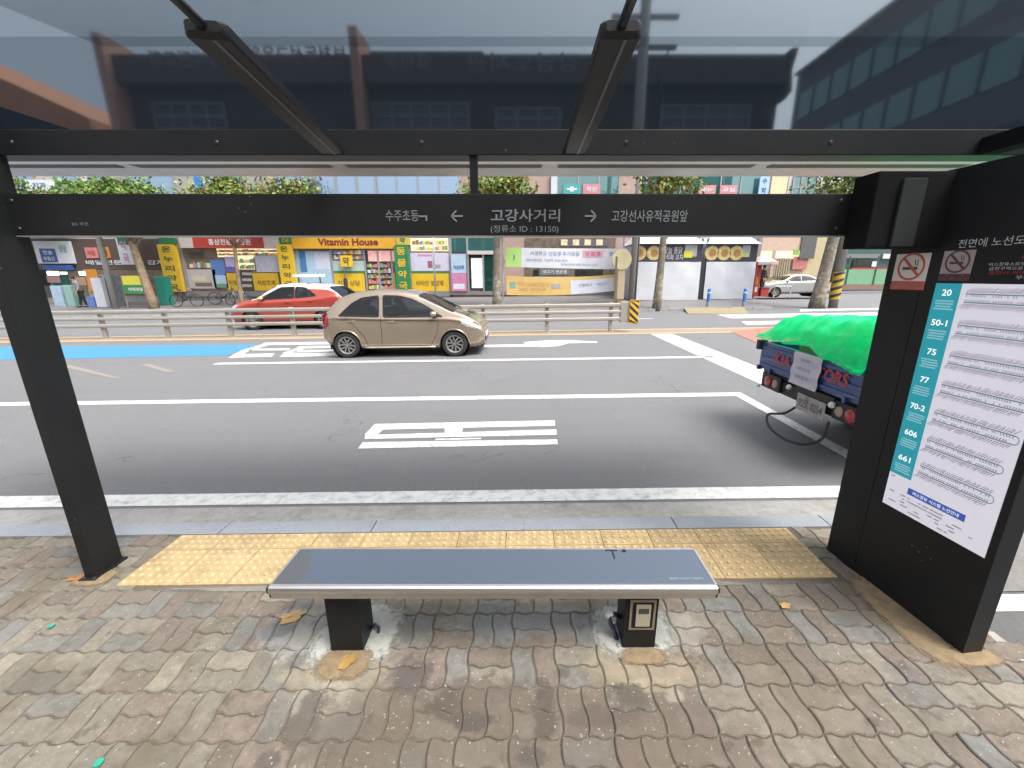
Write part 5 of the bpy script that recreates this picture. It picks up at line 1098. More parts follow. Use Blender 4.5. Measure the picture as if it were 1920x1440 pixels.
GOODS = [C('goods_' + n, c, .6, emit=.10) for n, c in (('cream', (.55, .48, .36)), ('rose', (.45, .16, .14)), ('blue', (.12, .2, .38)), ('green', (.14, .28, .12)), ('brown', (.2, .12, .07)), ('yellow', (.55, .38, .06)))]
def goods(r, rows, seed, parent, Y=YB_ + .012):
    rg = random.Random(seed); mb, (x0, x1, z0, z1) = panel(*r, Y, .05); mb = MB(); h = (z1 - z0) / rows
    for k in range(rows):
        x = x0
        while x < x1 - .05:
            w_ = rg.uniform(.07, .22); mb.mi(rg.randrange(6)); mb.box((x, Y, z0 + h * k + .03), (min(x + w_ * .9, x1), Y + .03, z0 + h * k + .03 + h * rg.uniform(.45, .85))); x += w_
    return mb.build('shelf_goods', GOODS, parent)
goods((407, 467, 522, 480), 2, 1, B); goods((355, 488, 396, 503), 1, 2, B); goods((448, 483, 476, 505), 2, 3, B); goods((626, 468, 682, 487), 2, 4, B); goods((690, 492, 735, 543), 5, 5, B, YB_ + .035); goods((773, 449, 840, 470), 2, 6, B)
P_('door', (686, 470, 737, 546), YB_ + .05, SHOPGLASS, B, .01)
for k in range(3): P_('door_frame', (684 + k * 25, 468, 687 + k * 25, 547), YB_ + .01, FRAME, B)
for r in ((622, 467, 625, 547), (842, 446, 845, 548), (767, 446, 770, 548)): P_('mullion', r, YB_ + .0, FRAME, B)
mb = sign('pendant_sign', 'small yellow pendant sign hanging in the pharmacy window', (638, 479, 660, 500), YB_ - .30, YELLOW, .12); words_on(mb, '약', .7, .5, INK)
P_('green_stripe', (622, 508, 684, 512), YB_ + .008, SGREEN, B, .008); P_('green_stripe', (770, 508, 842, 512), YB_ + .008, SGREEN, B, .008)
P_('plinth', (334, 546, 843, 556), YB_ - .03, C('stone_plinth', (.20, .19, .185)), B, .14)
for k in range(5): glaze(B, (706 + k * 39 - 190, 322, 743 + k * 39 - 190, 400), YB_, 1, BLUEGLASS)
glaze(B, (706, 322, 864, 400), YB_ - .01, 4, BLUEGLASS)

# --- glass fronted block
D, dx0, dx1 = building('glass_fronted_building', 'block with a teal glass front and a dark doorway behind the pale trunk', 846, 1188, YB_, 10, PINKWALL)
P_('shopfront', (846, 446, 935, 472), YB_ + .03, TEALGLASS, D); P_('shopfront', (878, 476, 935, 546), YB_ + .05, SHOPGLASS, D)
P_('lit_shelves', (884, 484, 905, 540), YB_ + .035, mat('lit_white', (.6, .62, .58), .6, var=.6, scale=5, emit=.25), D, .01)
P_('door', (908, 480, 934, 546), YB_ + .03, mat_mirror('green_door_glass', (.01, .05, .045), .08), D); P_('lintel', (876, 470, 936, 477), YB_ - .05, C('pale_lintel', (.5, .48, .44)), D, .16)
for r in ((845, 446, 848, 548), (875, 446, 879, 548), (905, 478, 908, 546)): P_('mullion', r, YB_ - .0, FRAME, D)
s = sign('printed_banner', 'upright panel printed pale blue above and pink below', (846, 476, 874, 546), YB_ - .1, PINK, .05); mb, e = panel(846, 476, 874, 512, YB_ - .106, .005); o = mb.build('blue_half', PALEB, s); o_ext[o.name] = e + (YB_ - .106,); words_on(o, '여성의류', .22, .7, SBLUE, dz=.3); mb, e = panel(850, 532, 871, 542, YB_ - .106, .005); mb.build('white_box', SWHITE, s)
P_('plinth', (844, 546, 1188, 553), YB_ - .03, C('stone_plinth', (.2, .19, .185)), D, .14)
P_('shopfront', (985, 446, 1152, 546), YB_ + .05, DIM, D)
for r, m in (((1000, 505, 1010, 545), SHOPGLASS), ((1012, 503, 1068, 516), C('menu_grey', (.16, .16, .15))), ((1078, 505, 1130, 545), SHOPGLASS), ((1050, 450, 1140, 462), C('sign_dusk', (.12, .11, .13)))): P_('shop_panel', r, YB_ + .02, m, D)
words_on(bpy.data.objects[[o for o in o_ext if o.startswith('shop_panel')][1]], '생고기 전문점', .5, .8, SWHITE)
for k in range(4): P_('lit_shelves', (1052 + k * 22, 449, 1064 + k * 22, 460), YB_ + .01, mat('lit_yellowish', (.5, .45, .28), .6, var=.5, scale=4, emit=.2), D, .01)
glaze(D, (1045, 322, 1160, 400), YB_ - .01, 3, TEALGLASS); P_('white_column', (1033, 318, 1044, 400), YB_ - .05, C('white_column', (.5, .55, .6)), D)
def teal_sign(px, t, m, lab): s = sign('window_sign', lab, (px, 345, px + 32, 364), YB_ - .12, m, .03); words_on(s, t, .5, .6, SWHITE); return s
teal_sign(1093, '학원', C('print_coral', (.50, .22, .24)), 'coral window sign behind the beam, next to the white column')
s = teal_sign(1056, '✚', C('teal_sign', (.06, .34, .34)), 'teal window sign with a white cross, next to the white column')

# --- block behind the tents
E, ex0, ex1 = building('teal_window_building', 'building with teal upper windows rising behind the white tents', 1188, 1425, YB_ + 1.5, 10, C('dusky_wall', (.22, .21, .22)))
glaze(E, (1200, 320, 1424, 400), YB_ + 1.49, 6, TEALGLASS)
for px, t, lab in ((1310, '피아노', 'first coral sign in the teal upper windows'), (1350, '교실', 'second coral sign in the teal upper windows')): s = sign('window_sign', lab, (px, 347, px + 32, 364), YB_ + 1.38, C('print_coral', (.5, .22, .24)), .03); words_on(s, t, .5, .75, SWHITE)
s = sign('window_sign', 'blue and white vertical sign at the corner of the teal windows', (1424, 330, 1442, 366), YB_ + 1.2, C('pale_blue_sign', (.35, .5, .75)), .1); words_on(s, '수학', .6, .5, SBLUE, vertical=True)
P_('wall_panel', (1444, 320, 1474, 400), YB_ + 1.6, C('cream_panel', (.62, .55, .34)), E, .1); P_('wall_panel', (1476, 320, 1560, 400), YB_ + 3, C('white_tiles', (.5, .5, .5)), E, .1)
glaze(E, (1486, 330, 1530, 372), YB_ + 2.9, 3, TEALGLASS, rows=2)

# --- cream shop across the side street, green wall
Fb, fx0, fx1 = building('cream_shop', 'cream and yellow shop on the far corner behind the silver car', 1408, 1560, 37, 8, C('cream_wall', (.48, .40, .24)), 9)
P_('awning_board', (1412, 440, 1504, 470), 36.9, C('peach_board', (.52, .38, .30)), Fb, .2); P_('lit_front', (1420, 470, 1500, 485), 36.95, WARM, Fb)
for k in range(7): P_('wooden_slat', (1452 + k * 4.3, 484, 1454.8 + k * 4.3, 518), 36.8, C('tan_slat', (.30, .26, .17)), Fb, .1)
P_('mural', (1487, 481, 1514, 505), 36.9, C('rose_mural', (.42, .16, .15), .7, var=.5, scale=3), Fb); P_('green_board', (1488, 468, 1498, 478), 36.85, C('lime_board', (.18, .42, .10)), Fb); P_('post', (1446, 470, 1452, 520), 36.7, C('pink_post', (.40, .30, .26)), Fb)
P_('dark_side', (1502, 440, 1530, 485), 36.8, C('dark_side', (.10, .10, .10)), Fb)
gw = thing('green_fence', 'pale green site fence along the far side of the crossing street', 'fence', (at(1640, 530, 34).x, 34, .2))
mb, e = panel(1572, 505, 1760, 533, 34, .05); mb.build('fence_panel', C('mint_fence', (.16, .34, .20), .5), gw); mb, e = panel(1572, 533, 1760, 543, 34.0, .25); mb.build('brick_base', C('brick_base', (.22, .14, .11)), gw)
for k in range(4):
    mb, e = panel(1590 + k * 52, 480, 1592 + k * 52, 533, 33.95, .05); mb.build('fence_post', C('dark_post', (.06, .09, .08)), gw)
G, gx0, gx1 = building('dark_green_shop', 'dark green shop front seen above the pale green fence', 1578, 1900, 38, 8, C('dark_teal_wall', (.05, .10, .095)), 5)
P_('signboard', (1584, 476, 1650, 484), 37.9, C('grey_board', (.18, .19, .19)), G); P_('signboard', (1656, 476, 1720, 485), 37.9, SWHITE, G); P_('window', (1635, 490, 1645, 500), 37.9, SWHITE, G); P_('window', (1600, 488, 1632, 503), 37.9, SHOPGLASS, G); P_('red_line', (1596, 502, 1700, 505), 37.85, SRED, G)

# ---------------------------------------------------------------- trees
BARK = mat('mottled_plane_bark', (0.17, 0.145, 0.11), .85, var=.30, scale=5, bump=.4, bscale=30, dirt_or_sheen=(.46, .43, .36), dirt_or_sheen_amt=.9, dirt_or_sheen_scale=4.5)
BARK2 = mat('brown_mottled_bark', (0.20, 0.145, 0.095), .85, var=.35, scale=6, bump=.4, bscale=30, dirt_or_sheen=(.36, .29, .20), dirt_or_sheen_amt=.8, dirt_or_sheen_scale=4.0)
LEAFS = [mat('leaf_green', (0.085, 0.165, 0.028), .6, var=.3, scale=2), mat('leaf_light', (0.145, 0.225, 0.040), .6, var=.3, scale=2), mat('leaf_yellow', (0.25, 0.215, 0.045), .6, var=.3, scale=2), mat('leaf_brown', (0.17, 0.095, 0.035), .6, var=.3, scale=2)]
def tree(label, base, r0, bend, hcrown, cr, mix, bark, seed, n=2600, group='street trees along the far kerb'):
    rt = random.Random(seed); base = Vector(base)
    t = thing('street_tree', label, 'tree', base, 0, group)
    pts = [base + Vector((0, 0, -.2)), base + Vector((bend * .1, 0, .5)), base + Vector((bend * .35, 0, 1.6)), base + Vector((bend * .75, .05, 3.0)), base + Vector((bend, .1, 4.0))]
    mb = MB(); mb.tube(pts, [r0 * 1.25, r0 * 1.05, r0 * .9, r0 * .82, r0 * .72], 14)
    top = pts[-1]; tips = []
    for k in range(7):
        a = 2 * math.pi * k / 7 + rt.uniform(-.3, .3); e = rt.uniform(.5, 1.1); L1 = cr * rt.uniform(.7, 1.0)
        d = Vector((math.cos(a) * math.cos(e), math.sin(a) * math.cos(e) * .8, math.sin(e))); s_ = pts[3] + (top - pts[3]) * rt.random()
        q = [s_, s_ + d * L1 * .4 + Vector((0, 0, .15)), s_ + d * L1 * .75 + Vector((rt.uniform(-.2, .2), 0, .3)), s_ + d * L1 + Vector((0, 0, .6))]
        mb.tube(q, [r0 * .5, r0 * .36, r0 * .22, r0 * .08], 8); tips += q[1:]
    mb.build('trunk', bark, t, smooth=True)
    cm = MB(); cc = base + Vector((bend, .1, hcrown)); clumps = []
    for p in tips: clumps.append((p, rt.uniform(.45, .8)))
    for k in range(30):
        v = Vector((rt.gauss(0, 1), rt.gauss(0, 1), rt.gauss(0, 1))).normalized() * rt.uniform(.3, 1.0); clumps.append((cc + Vector((v.x * cr, v.y * cr * .9, v.z * cr * .55)), rt.uniform(.45, .85)))
    for k in range(int(n * 2.4)):
        c, q = rt.choice(clumps); v = Vector((rt.gauss(0, .5), rt.gauss(0, .5), rt.gauss(0, .42))) * q * 1.15; p = c + v
        if p.z < base.z + 4.25 + .25 * math.sin(p.x * 2.1): p.z += 1.3
        u = Vector((rt.gauss(0, 1), rt.gauss(0, 1), rt.gauss(0, 1))).normalized(); w_ = u.orthogonal().normalized(); w_ = w_ * math.cos(k) + u.cross(w_) * math.sin(k); l = rt.uniform(.07, .135); b_ = u.cross(w_)
        cm.cur = rt.choices(range(4), mix)[0]
        cm.add([p - w_ * l, p + b_ * l * .6 - w_ * l * .1, p + w_ * l, p - b_ * l * .6 + w_ * .1 * l], [(0, 1, 2, 3)])
    cm.build('crown', LEAFS, t); return t
tree('street tree with a deep green crown and brown bark beside the tall yellow sign', far(290, 578), .21, -.55, 5.4, 2.5, (6, 3, .6, .3), BARK2, 1, 4200)
tree('leaning mottled tree trunk in front of the golden signboard, yellowing crown', far(607, 560), .17, -1.25, 5.6, 2.3, (3, 3, 2.4, 1), BARK, 2, 3800)
tree('straight pale street tree between the teal glass front and the banners', far(931, 577), .20, .08, 5.4, 1.6, (2.5, 3, 2, 1.4), BARK, 3, 2600)
tree('pale mottled tree at the kerb in front of the white tents', far(1231, 578), .19, .10, 6.3, 1.6, (1.5, 3, 2.5, 1.2), BARK, 4, 1200)
tree('thick pale forked tree on the corner hiding the silver car', far(1531, 572), .29, .35, 6.3, 1.9, (3, 3, 1, 1), BARK, 5, 1300)
tree('street tree with a broad green crown at the far left behind the blue sign', far(60, 577), .2, -.2, 5.5, 2.4, (6, 3, .8, .3), BARK2, 6, 3800)
tree('slim street tree with a yellow green crown near the pharmacy', far(455, 577), .10, .1, 5.5, 1.9, (3, 4, 2.5, 1), BARK2, 7, 3000)

# ---------------------------------------------------------------- poles and small street things
CONC = mat('pole_concrete', (0.36, 0.35, 0.33), .85, var=.12, scale=4, bump=.2)
def pole(name, label, px, py, r, h, m, cat='pole', arm=False, group=None, seg=14):
    b = far(px, py); o = thing(name, label, cat, b, 0, group)
    mb = MB(); mb.tube([b + Vector((0, 0, -.2)), b + Vector((0, 0, h))], [r, r * .75], seg); mb.build('shaft', m, o, smooth=True)
    if arm:
        for z in (h - .6, h - 1.4): mb = MB(); mb.bbox((b.x - .9, b.y - .06, b.z + z), (b.x + .9, b.y + .06, b.z + z + .10), .01); mb.build('cross_arm', m, o)
        for x in (-.75, -.35, .35, .75): mb = MB(); mb.lathe([(.03, 0), (.06, .05), (.04, .1), (.06, .15), (0, .2)], (b.x + x, b.y, b.z + h - .5), seg=10); mb.build('insulator', SWHITE, o)
        mb = MB(); mb.lathe([(.22, 0), (.24, .1), (.24, .6), (.2, .7), (0, .72)], (b.x + .42, b.y - .1, b.z + h - 2.6), seg=18); mb.build('transformer', C('transformer_grey', (.25, .26, .27), .5), o, smooth=35)
    return o
pole('utility_pole', 'weathered grey concrete pole beside the green menu banner', 218, 578, .15, 10, CONC, arm=True)
pole('utility_pole', 'broad concrete pole behind the round cream sign', 1183, 568, .17, 11, CONC, arm=True)
pole('utility_pole', 'concrete pole with yellow wrap at the crossing corner', 1562, 571, .20, 10, C('dark_concrete', (.22, .21, .2)))
pole('sign_post', 'thin pale post in front of the yellow pharmacy windows', 818, 572, .045, 5.5, C('pale_post', (.45, .45, .44), .5))
pole('sign_post', 'thin dark post in front of the left white tent', 1190, 572, .05, 7, C('dark_grey_post', (.12, .12, .12), .5))
pole('sign_post', 'short slim dark post carrying a round black lamp before the yellow panels', 652, 566, .04, 1.8, INK); 
b = far(652, 566); mb = MB(); mb.bbox((b.x - .11, b.y - .06, b.z + .8), (b.x + .11, b.y + .06, b.z + 1.35), .09); mb.build('lamp_head', INK, bpy.data.objects['sign_post.002'])
# yellow and black wrap round the corner pole
b = far(1562, 571); wr = MB(); wr.lathe([(.22, .25), (.235, .26), (.235, 1.55), (.22, 1.56)], b, seg=20); wo = wr.build('pole_wrap', C('wrap_yellow', (.45, .30, .04)), bpy.data.objects['utility_pole.002'], smooth=35)
st = MB()
for k in range(4):
    vs = []; n = 12
    for i in range(n + 1):
        a = -math.pi + math.pi * i / n; z = .30 + k * .34 + .24 * i / n
        vs += [(b.x + .239 * math.cos(a), b.y + .239 * math.sin(a), b.z + min(1.55, z)), (b.x + .239 * math.cos(a), b.y + .239 * math.sin(a), b.z + min(1.55, z + .14))]
    st.add(vs, [(2 * i, 2 * i + 2, 2 * i + 3, 2 * i + 1) for i in range(n)])
st.build('stripe', INK, wo)
def bollard(px, py, lab):
    b = far(px, py); o = thing('bollard', lab, 'bollard', b, 0, 'blue bollards at the crossing')
    mb = MB(); mb.lathe([(.075, 0), (.085, .05), (.085, .22)], b, seg=16); mb.build('base', C('grey_base', (.3, .3, .3)), o, smooth=35)
    mb = MB(); mb.lathe([(.085, .221), (.085, .78), (.07, .84), (0, .86)], b, seg=16); mb.build('sleeve', C('bollard_blue', (.03, .17, .50), .5), o, smooth=35)
    mb = MB(); mb.lathe([(.087, .62), (.088, .63), (.088, .68), (.087, .69)], b, seg=16); mb.build('reflector', SWHITE, o)
bollard(1327, 574, 'blue bollard standing in front of the second white tent'); bollard(1394, 574, 'blue bollard at the end of the second white tent by the red stand')
# white barrier
b = far(1465, 558); o = thing('barrier', 'low white tube barrier in front of the silver car', 'barrier', b)
mb = MB(); mb.tube([b + Vector((-.45, 0, 0)), b + Vector((-.45, 0, .62)), b + Vector((.45, 0, .62)), b + Vector((.45, 0, 0))], .035, 8); mb.build('frame', SWHITE, o)
# banners on a frame
def banner(label, tl, tr, br, bl, Y, sag, m, parts, words_):
    p = [at(*q, Y) for q in (tl, tr, br, bl)]; n = 30; mb = MB(); o = None
    def pt(u, v, out=0.0):
        a = p[0].lerp(p[1], u); c = p[3].lerp(p[2], u); q = a.lerp(c, v); s_ = 4 * u * (1 - u)
        return Vector((q.x, Y - out + .05 * math.sin(u * 9) * v, q.z - sag * s_))
    def grid(u0, u1, v0, v1, out, th=0):
        g = MB(); g.v = [pt(u0 + (u1 - u0) * i / n, v0 + (v1 - v0) * j / 6, out) for i in range(n + 1) for j in range(7)]
        for i in range(n):
            for j in range(6): a = i * 7 + j; g.f.append([a, a + 1, a + 8, a + 7]); g.m.append(0); g.fc.append(None)
        return g
    o = grid(0, 1, 0, 1, 0).build('banner', m, None, smooth=True); tag(o, label, 'banner')
    for (u0, u1, v0, v1, mm, nm) in parts: grid(u0, u1, v0, v1, .012).build(nm, mm, o, smooth=True)
    for (t, u, v, h, w_, mm) in words_:
        g = MB(); wd = (p[1] - p[0]).length; g.text(t, (0, 0, 0), X3, Z3, h * (p[0].z - p[3].z), fit=w_ * wd)
        g.v = [tuple(pt(u + x / wd, v - z / (p[0].z - p[3].z), .022)) for x, y, z in g.v]; g.build('lettering', mm, o)
    return o
NAVY = C('navy_ink', (.12, .15, .34), .6)
banner('white street banner with a lime green end, tied above the yellow one', (948, 464), (1177, 466), (1177, 505), (948, 500), 21.6, .02, SWHITE, [(0, .13, 0, 1, C('lime', (.36, .58, .17)), 'green_end'), (.63, .80, .08, .42, C('soft_rose', (.62, .36, .46)), 'pink_block')],
       [('서경학교 신입생 추가모집', .40, .26, .22, .40, NAVY), ('모집중', .715, .25, .2, .13, SRED), ('문의', .88, .26, .2, .06, NAVY), ('2024학년도 신입학 상담 접수', .34, .60, .13, .34, NAVY), ('입학설명회 매주 토요일 오전', .60, .80, .11, .3, NAVY), ('J', .065, .5, .28, .018, SBLUE)])
banner('yellow and white street banner sagging in the middle, tied under the lime one', (950, 517), (1160, 514), (1160, 545), (950, 553), 21.5, .11, C('banner_yellow', (.60, .42, .14)), [(.57, 1, .18, .98, C('banner_white', (.58, .60, .66)), 'white_end'), (.03, .08, .3, .6, C('banner_teal', (.18, .36, .32)), 'emblem'), (.40, .48, .36, .62, C('grey_print', (.32, .33, .34)), 'picture')],
       [('부천시 소상공인 지원사업', .24, .38, .22, .28, C('coral_ink', (.55, .22, .16))), ('온라인 신청 접수중', .23, .66, .16, .24, C('coral_ink', (.5, .2, .15))), ('신청하기', .70, .5, .2, .12, NAVY), ('바로가기', .86, .5, .18, .1, NAVY)])
bf = thing('banner_rack', 'pale steel frame the two street banners are tied to', 'frame', far(945, 575))
for px in (943, 1166): q = at(px, 520, 21.75); mb = MB(); mb.tube([Vector((q.x, 21.75, fz(q.x, 21.75))), Vector((q.x, 21.75, 4.0))], .05, 8); mb.build('post', C('pale_steel', (.45, .46, .46), .4, metal=.3), bf)
for z in (1.55, 2.35): q0, q1 = at(943, 520, 21.75), at(1166, 520, 21.75); mb = MB(); mb.tube([(q0.x, 21.75, z), (q1.x, 21.75, z)], .025, 8); mb.build('bar', C('pale_steel', (0, 0, 0)), bf)
# round cream sign on a post
q = at(1166, 487, 20.9); b = Vector((q.x, 20.9, fz(q.x, 20.9))); o = thing('round_sign', 'round cream sign on a cream wrapped post, with a dark stripe', 'sign', b)
CREAM = C('cream_sign', (.62, .55, .32)); mb = MB(); mb.lathe([(0, -.02), (.46, -.02), (.48, 0), (.46, .02), (0, .02)], q, (0, -1, 0), 28); mb.build('disc', CREAM, o, smooth=35)
mb = MB(); mb.bbox((b.x - .16, 20.93, b.z + .35), (b.x + .22, 21.2, q.z), .05); mb.build('wrap', C('peach_wrap', (.52, .40, .26)), o); mb = MB(); mb.bbox((b.x - .12, 20.95, b.z - .05), (b.x + .16, 21.18, b.z + .349), .03); mb.build('base', C('ochre_base', (.26, .19, .09)), o)
mb = MB(); mb.bbox((b.x - .30, 20.84, b.z + .2), (b.x - .22, 20.878, q.z + .15), .01); mb.build('dark_stripe', C('olive_bar', (.15, .14, .09)), o)
# tents
def tent(label, px0, px1, Y, right_red=False):
    a, c = at(px0, 520, Y), at(px1, 520, Y); x0, x1 = a.x, c.x; zb_ = fz(x0, Y); t = thing('market_tent', label, 'tent', ((x0 + x1) / 2, Y, zb_), 0, 'white tarpaulin food tents')
    z1 = at((px0 + px1) / 2, 491, Y).z; zt_ = at((px0 + px1) / 2, 458, Y).z; n = 36; m = 14; g = MB()
    for i in range(n + 1):
        for j in range(m + 1):
            u, v = i / n, j / m; x = x0 + (x1 - x0) * u
            dd = .02 * math.sin(u * 11 + v * 4) * v + .05 * mnoise.noise(Vector((u * 2.2 + px0, v * 1.6 - u * 1.8, 2))) + .018 * mnoise.noise(Vector((u * 5, v * 5 + u * 6, 5)))
            g.v.append((x, Y + dd - .06 * v, z1 + (zb_ + .03 + .05 * abs(mnoise.noise(Vector((u * 5, 0, px0)))) - z1) * v))
    for i in range(n):
        for j in range(m): q = i * (m + 1) + j; g.f.append([q, q + 1, q + m + 2, q + m + 1]); g.m.append(0); g.fc.append(None)
    g.build('front_sheet', mat('white_tarpaulin', (.56, .58, .62), .55, var=.05, scale=2, bump=1.0, bscale=2.2), t, smooth=True)
    MB().box((x0, Y + .02, z1), (x1, Y + .05, zt_)).build('menu_board', C('menu_black', (.045, .045, .055), .5), t)
    for x in (x0, x1): mb = MB(); mb.tube([(x, Y + .1, zb_), (x, Y + .1, zt_ + .3)], .05, 8); mb.build('pole', C('tent_pole', (.10, .10, .10), .5), t)
    for x in (x0 + .02, x1 - .04): MB().box((x, Y + .15, zb_), (x + .02, Y + 2.6, zt_)).build('side_sheet', mat('white_tarpaulin', (0, 0, 0)), t)
    mb = MB(); mb.add([(x0 - .1, Y - .15, zt_ + .02), (x1 + .1, Y - .15, zt_ + .02), (x1 + .1, Y + 2.7, zt_ + .02), (x0 - .1, Y + 2.7, zt_ + .02), (x0 + .8, Y + 1.3, zt_ + 1.0), (x1 - .8, Y + 1.3, zt_ + 1.0)], [(0, 1, 5, 4), (1, 2, 5), (2, 3, 4, 5), (3, 0, 4), (3, 2, 1, 0)]); mb.build('roof_sheet', mat('white_tarpaulin', (0, 0, 0)), t)
    return t, Y, x0, x1, z1, zt_
DISH = C('dish_cream', (.58, .45, .20), .5, var=.3, scale=8); FOOD = C('dish_brown', (.34, .20, .06), .6, var=.5, scale=9)
def dishes(t, Y, pxs, z1, zt_):
    for px in pxs:
        q = at(px, 474, Y); mb = MB(); mb.lathe([(0, .018), (.36, .018), (.38, .004)], (q.x, Y + .02, (z1 + zt_) / 2), (0, -1, 0), 26); d = mb.build('dish_picture', DISH, t); mb = MB(); mb.lathe([(0, .022), (.20, .021)], (q.x + .03, Y + .02, (z1 + zt_) / 2), (0, -1, 0), 18); mb.build('food', FOOD, d)
t, Y, x0, x1, z1, zt_ = tent('longer white tarpaulin tent with two dishes on its black menu board', 1186, 1312, 23.2)
dishes(t, Y, (1199, 1226), z1, zt_)
q = at(1262, 473, Y); mb = MB(); mb.text('오늘 통닭', (q.x, Y + .012, q.z + .10), X3, Z3, .35, fit=1.0); mb.build('lettering', SWHITE, t); mb = MB(); mb.text('직화 꼬치', (q.x + .1, Y + .012, q.z - .25), X3, Z3, .3, fit=.9); mb.build('lettering', SWHITE, t)
q = at(1295, 470, Y); MB().box((q.x - .30, Y + .012, q.z - .30), (q.x + .35, Y + .018, q.z + .32)).build('price_board', C('price_grey', (.36, .38, .40)), t); MB().box((q.x - .34, Y + .004, q.z - .36), (q.x + .12, Y + .010, q.z - .02)).build('yellow_patch', C('acid_yellow', (.60, .58, .05)), t)
t, Y, x0, x1, z1, zt_ = tent('shorter white tarpaulin tent with three dishes on its menu board, by the red stand', 1322, 1414, 23.2)
dishes(t, Y, (1335, 1358, 1381), z1, zt_); q = at(1400, 471, Y); MB().box((q.x - .22, Y + .012, q.z - .3), (q.x + .2, Y + .018, q.z + .3)).build('price_board', C('price_grey', (0, 0, 0)), t); MB().box((q.x - .2, Y + .006, q.z - .3), (q.x + .12, Y + .011, q.z - .1)).build('yellow_patch', C('lime_patch', (.40, .52, .12)), t)
mb = MB(); q = at(1400, 500, Y); MB().box((x1 + .06, Y, fz(x1, Y)), (x1 + .12, Y + 2, z1)).build('red_side', SRED, t)
# red stand
b = far(1411, 556); o = thing('food_stand', 'tall red food stand at the end of the tents', 'stand', b)
MB().bbox((b.x - .32, b.y, b.z), (b.x + .32, b.y + .6, b.z + 1.75), .03).build('body', SRED, o); MB().bbox((b.x - .25, b.y - .02, b.z + .65), (b.x + .2, b.y - .001, b.z + 1.1), .005).build('picture', ORANGE, o); MB().bbox((b.x - .25, b.y - .02, b.z + .25), (b.x + .2, b.y - .001, b.z + .55), .005).build('price_card', SWHITE, o)
b = far(1432, 556); o = thing('red_crate', 'low red crate at the foot of the person in black', 'crate', b); MB().bbox((b.x - .2, b.y, b.z), (b.x + .25, b.y + .4, b.z + .5), .02).build('shell', SRED, o); MB().bbox((b.x - .22, b.y - .02, b.z + .43), (b.x + .27, b.y + .42, b.z + .501), .01).build('rim', C('dark_red', (.2, .03, .03)), o)
b = far(1424, 557); o = thing('parasol', 'pink and white parasol over the red food stand', 'parasol', b + Vector((0, .5, 0)))
mb = MB(); mb.tube([b + Vector((.15, .5, 0)), b + Vector((.15, .5, 2.35))], .025, 8); mb.build('pole', SWHITE, o); cn = MB(); n = 8
for k in range(n):
    a0, a1 = 2 * math.pi * k / n, 2 * math.pi * (k + 1) / n; c_ = b + Vector((.15, .5, 2.35)); cn.mi(k % 2); cn.add([c_, c_ + Vector((.85 * math.cos(a0), .85 * math.sin(a0), -.42)), c_ + Vector((.85 * math.cos(a1), .85 * math.sin(a1), -.42)), c_ + Vector((.85 * math.cos(a0), .85 * math.sin(a0), -.58)), c_ + Vector((.85 * math.cos(a1), .85 * math.sin(a1), -.58))], [(0, 1, 2), (1, 3, 4, 2)])
cn.build('canopy', [C('parasol_pink', (.52, .28, .28)), SWHITE], o)
# boards, boxes and covers outside the corner shop
def board(name, label, cat, px0, py0, px1, py1, m, depth=.3, top=None):
    b = far((px0 + px1) / 2, py1)
    if b.y > 24.0: b = at((px0 + px1) / 2, py1, 24.0); b.z = fz(b.x, 24.0)
    Y = b.y; x0, x1 = at(px0, py1, Y).x, at(px1, py1, Y).x; z1 = at((px0 + px1) / 2, py0, Y).z
    o = thing(name, label, cat, b); MB().bbox((x0, Y, b.z), (x1, Y + depth, z1), .03).build('panel', m, o); return o, Y, x0, x1, b.z, z1
board('standing_board', 'white standing sign board outside the corner shop', 'sign', 182, 521, 201, 576, SWHITE, .25)
o, Y, x0, x1, z0, z1 = board('covered_rack', 'grey sheet covered rack next to the concrete pole', 'rack', 199, 515, 222, 574, C('grey_sheet', (.26, .29, .34), .7, var=.3, scale=5), .5); MB().bbox((x0 + .05, Y - .03, z0 + .2), (x0 + .12, Y - .001, z1 - .1), .01).build('strap', INK, o)
b = at(253, 556, 22.8); b.z = fz(b.x, 22.8); Y = b.y; o = thing('menu_banner', 'yellow and green printed banner stretched low between concrete pole and trunk', 'banner', b)
mb, e = panel(229, 517, 276, 534, Y, .03); mb.build('yellow_half', C('lemon', (.55, .50, .06)), o); mb, e = panel(232, 534, 277, 551, Y - .01, .03); q = mb.build('green_half', C('grass_print', (.03, .19, .05)), o); o_ext[q.name] = e + (Y - .012,); words_on(q, '야채과일', .4, .6, SWHITE)
for px in (230, 276): p_ = at(px, 535, Y + .06); mb = MB(); mb.tube([(p_.x, Y + .06, b.z - .05), (p_.x, Y + .06, at(px, 516, Y).z)], .025, 6); mb.build('stake', C('stake', (.2, .18, .15)), o)
board('teal_cabinet', 'teal cabinet standing behind the trunk and tall yellow sign', 'cabinet', 296, 518, 313, 556, C('teal_box', (.015, .19, .14), .5), .5)
board('blue_bin', 'small blue bin beside the white standing board', 'bin', 166, 556, 180, 576, C('bin_blue', (.12, .2, .5), .5), .35)
board('drinks_crate', 'pale blue crates stacked outside the corner shop door', 'crate', 103, 536, 122, 574, C('pale_blue_plastic', (.30, .40, .50), .5, var=.3, scale=6), .4)
board('ice_box', 'mint green ice box outside the corner shop', 'ice box', 124, 535, 139, 564, C('mint_box', (.22, .38, .34), .5), .5)

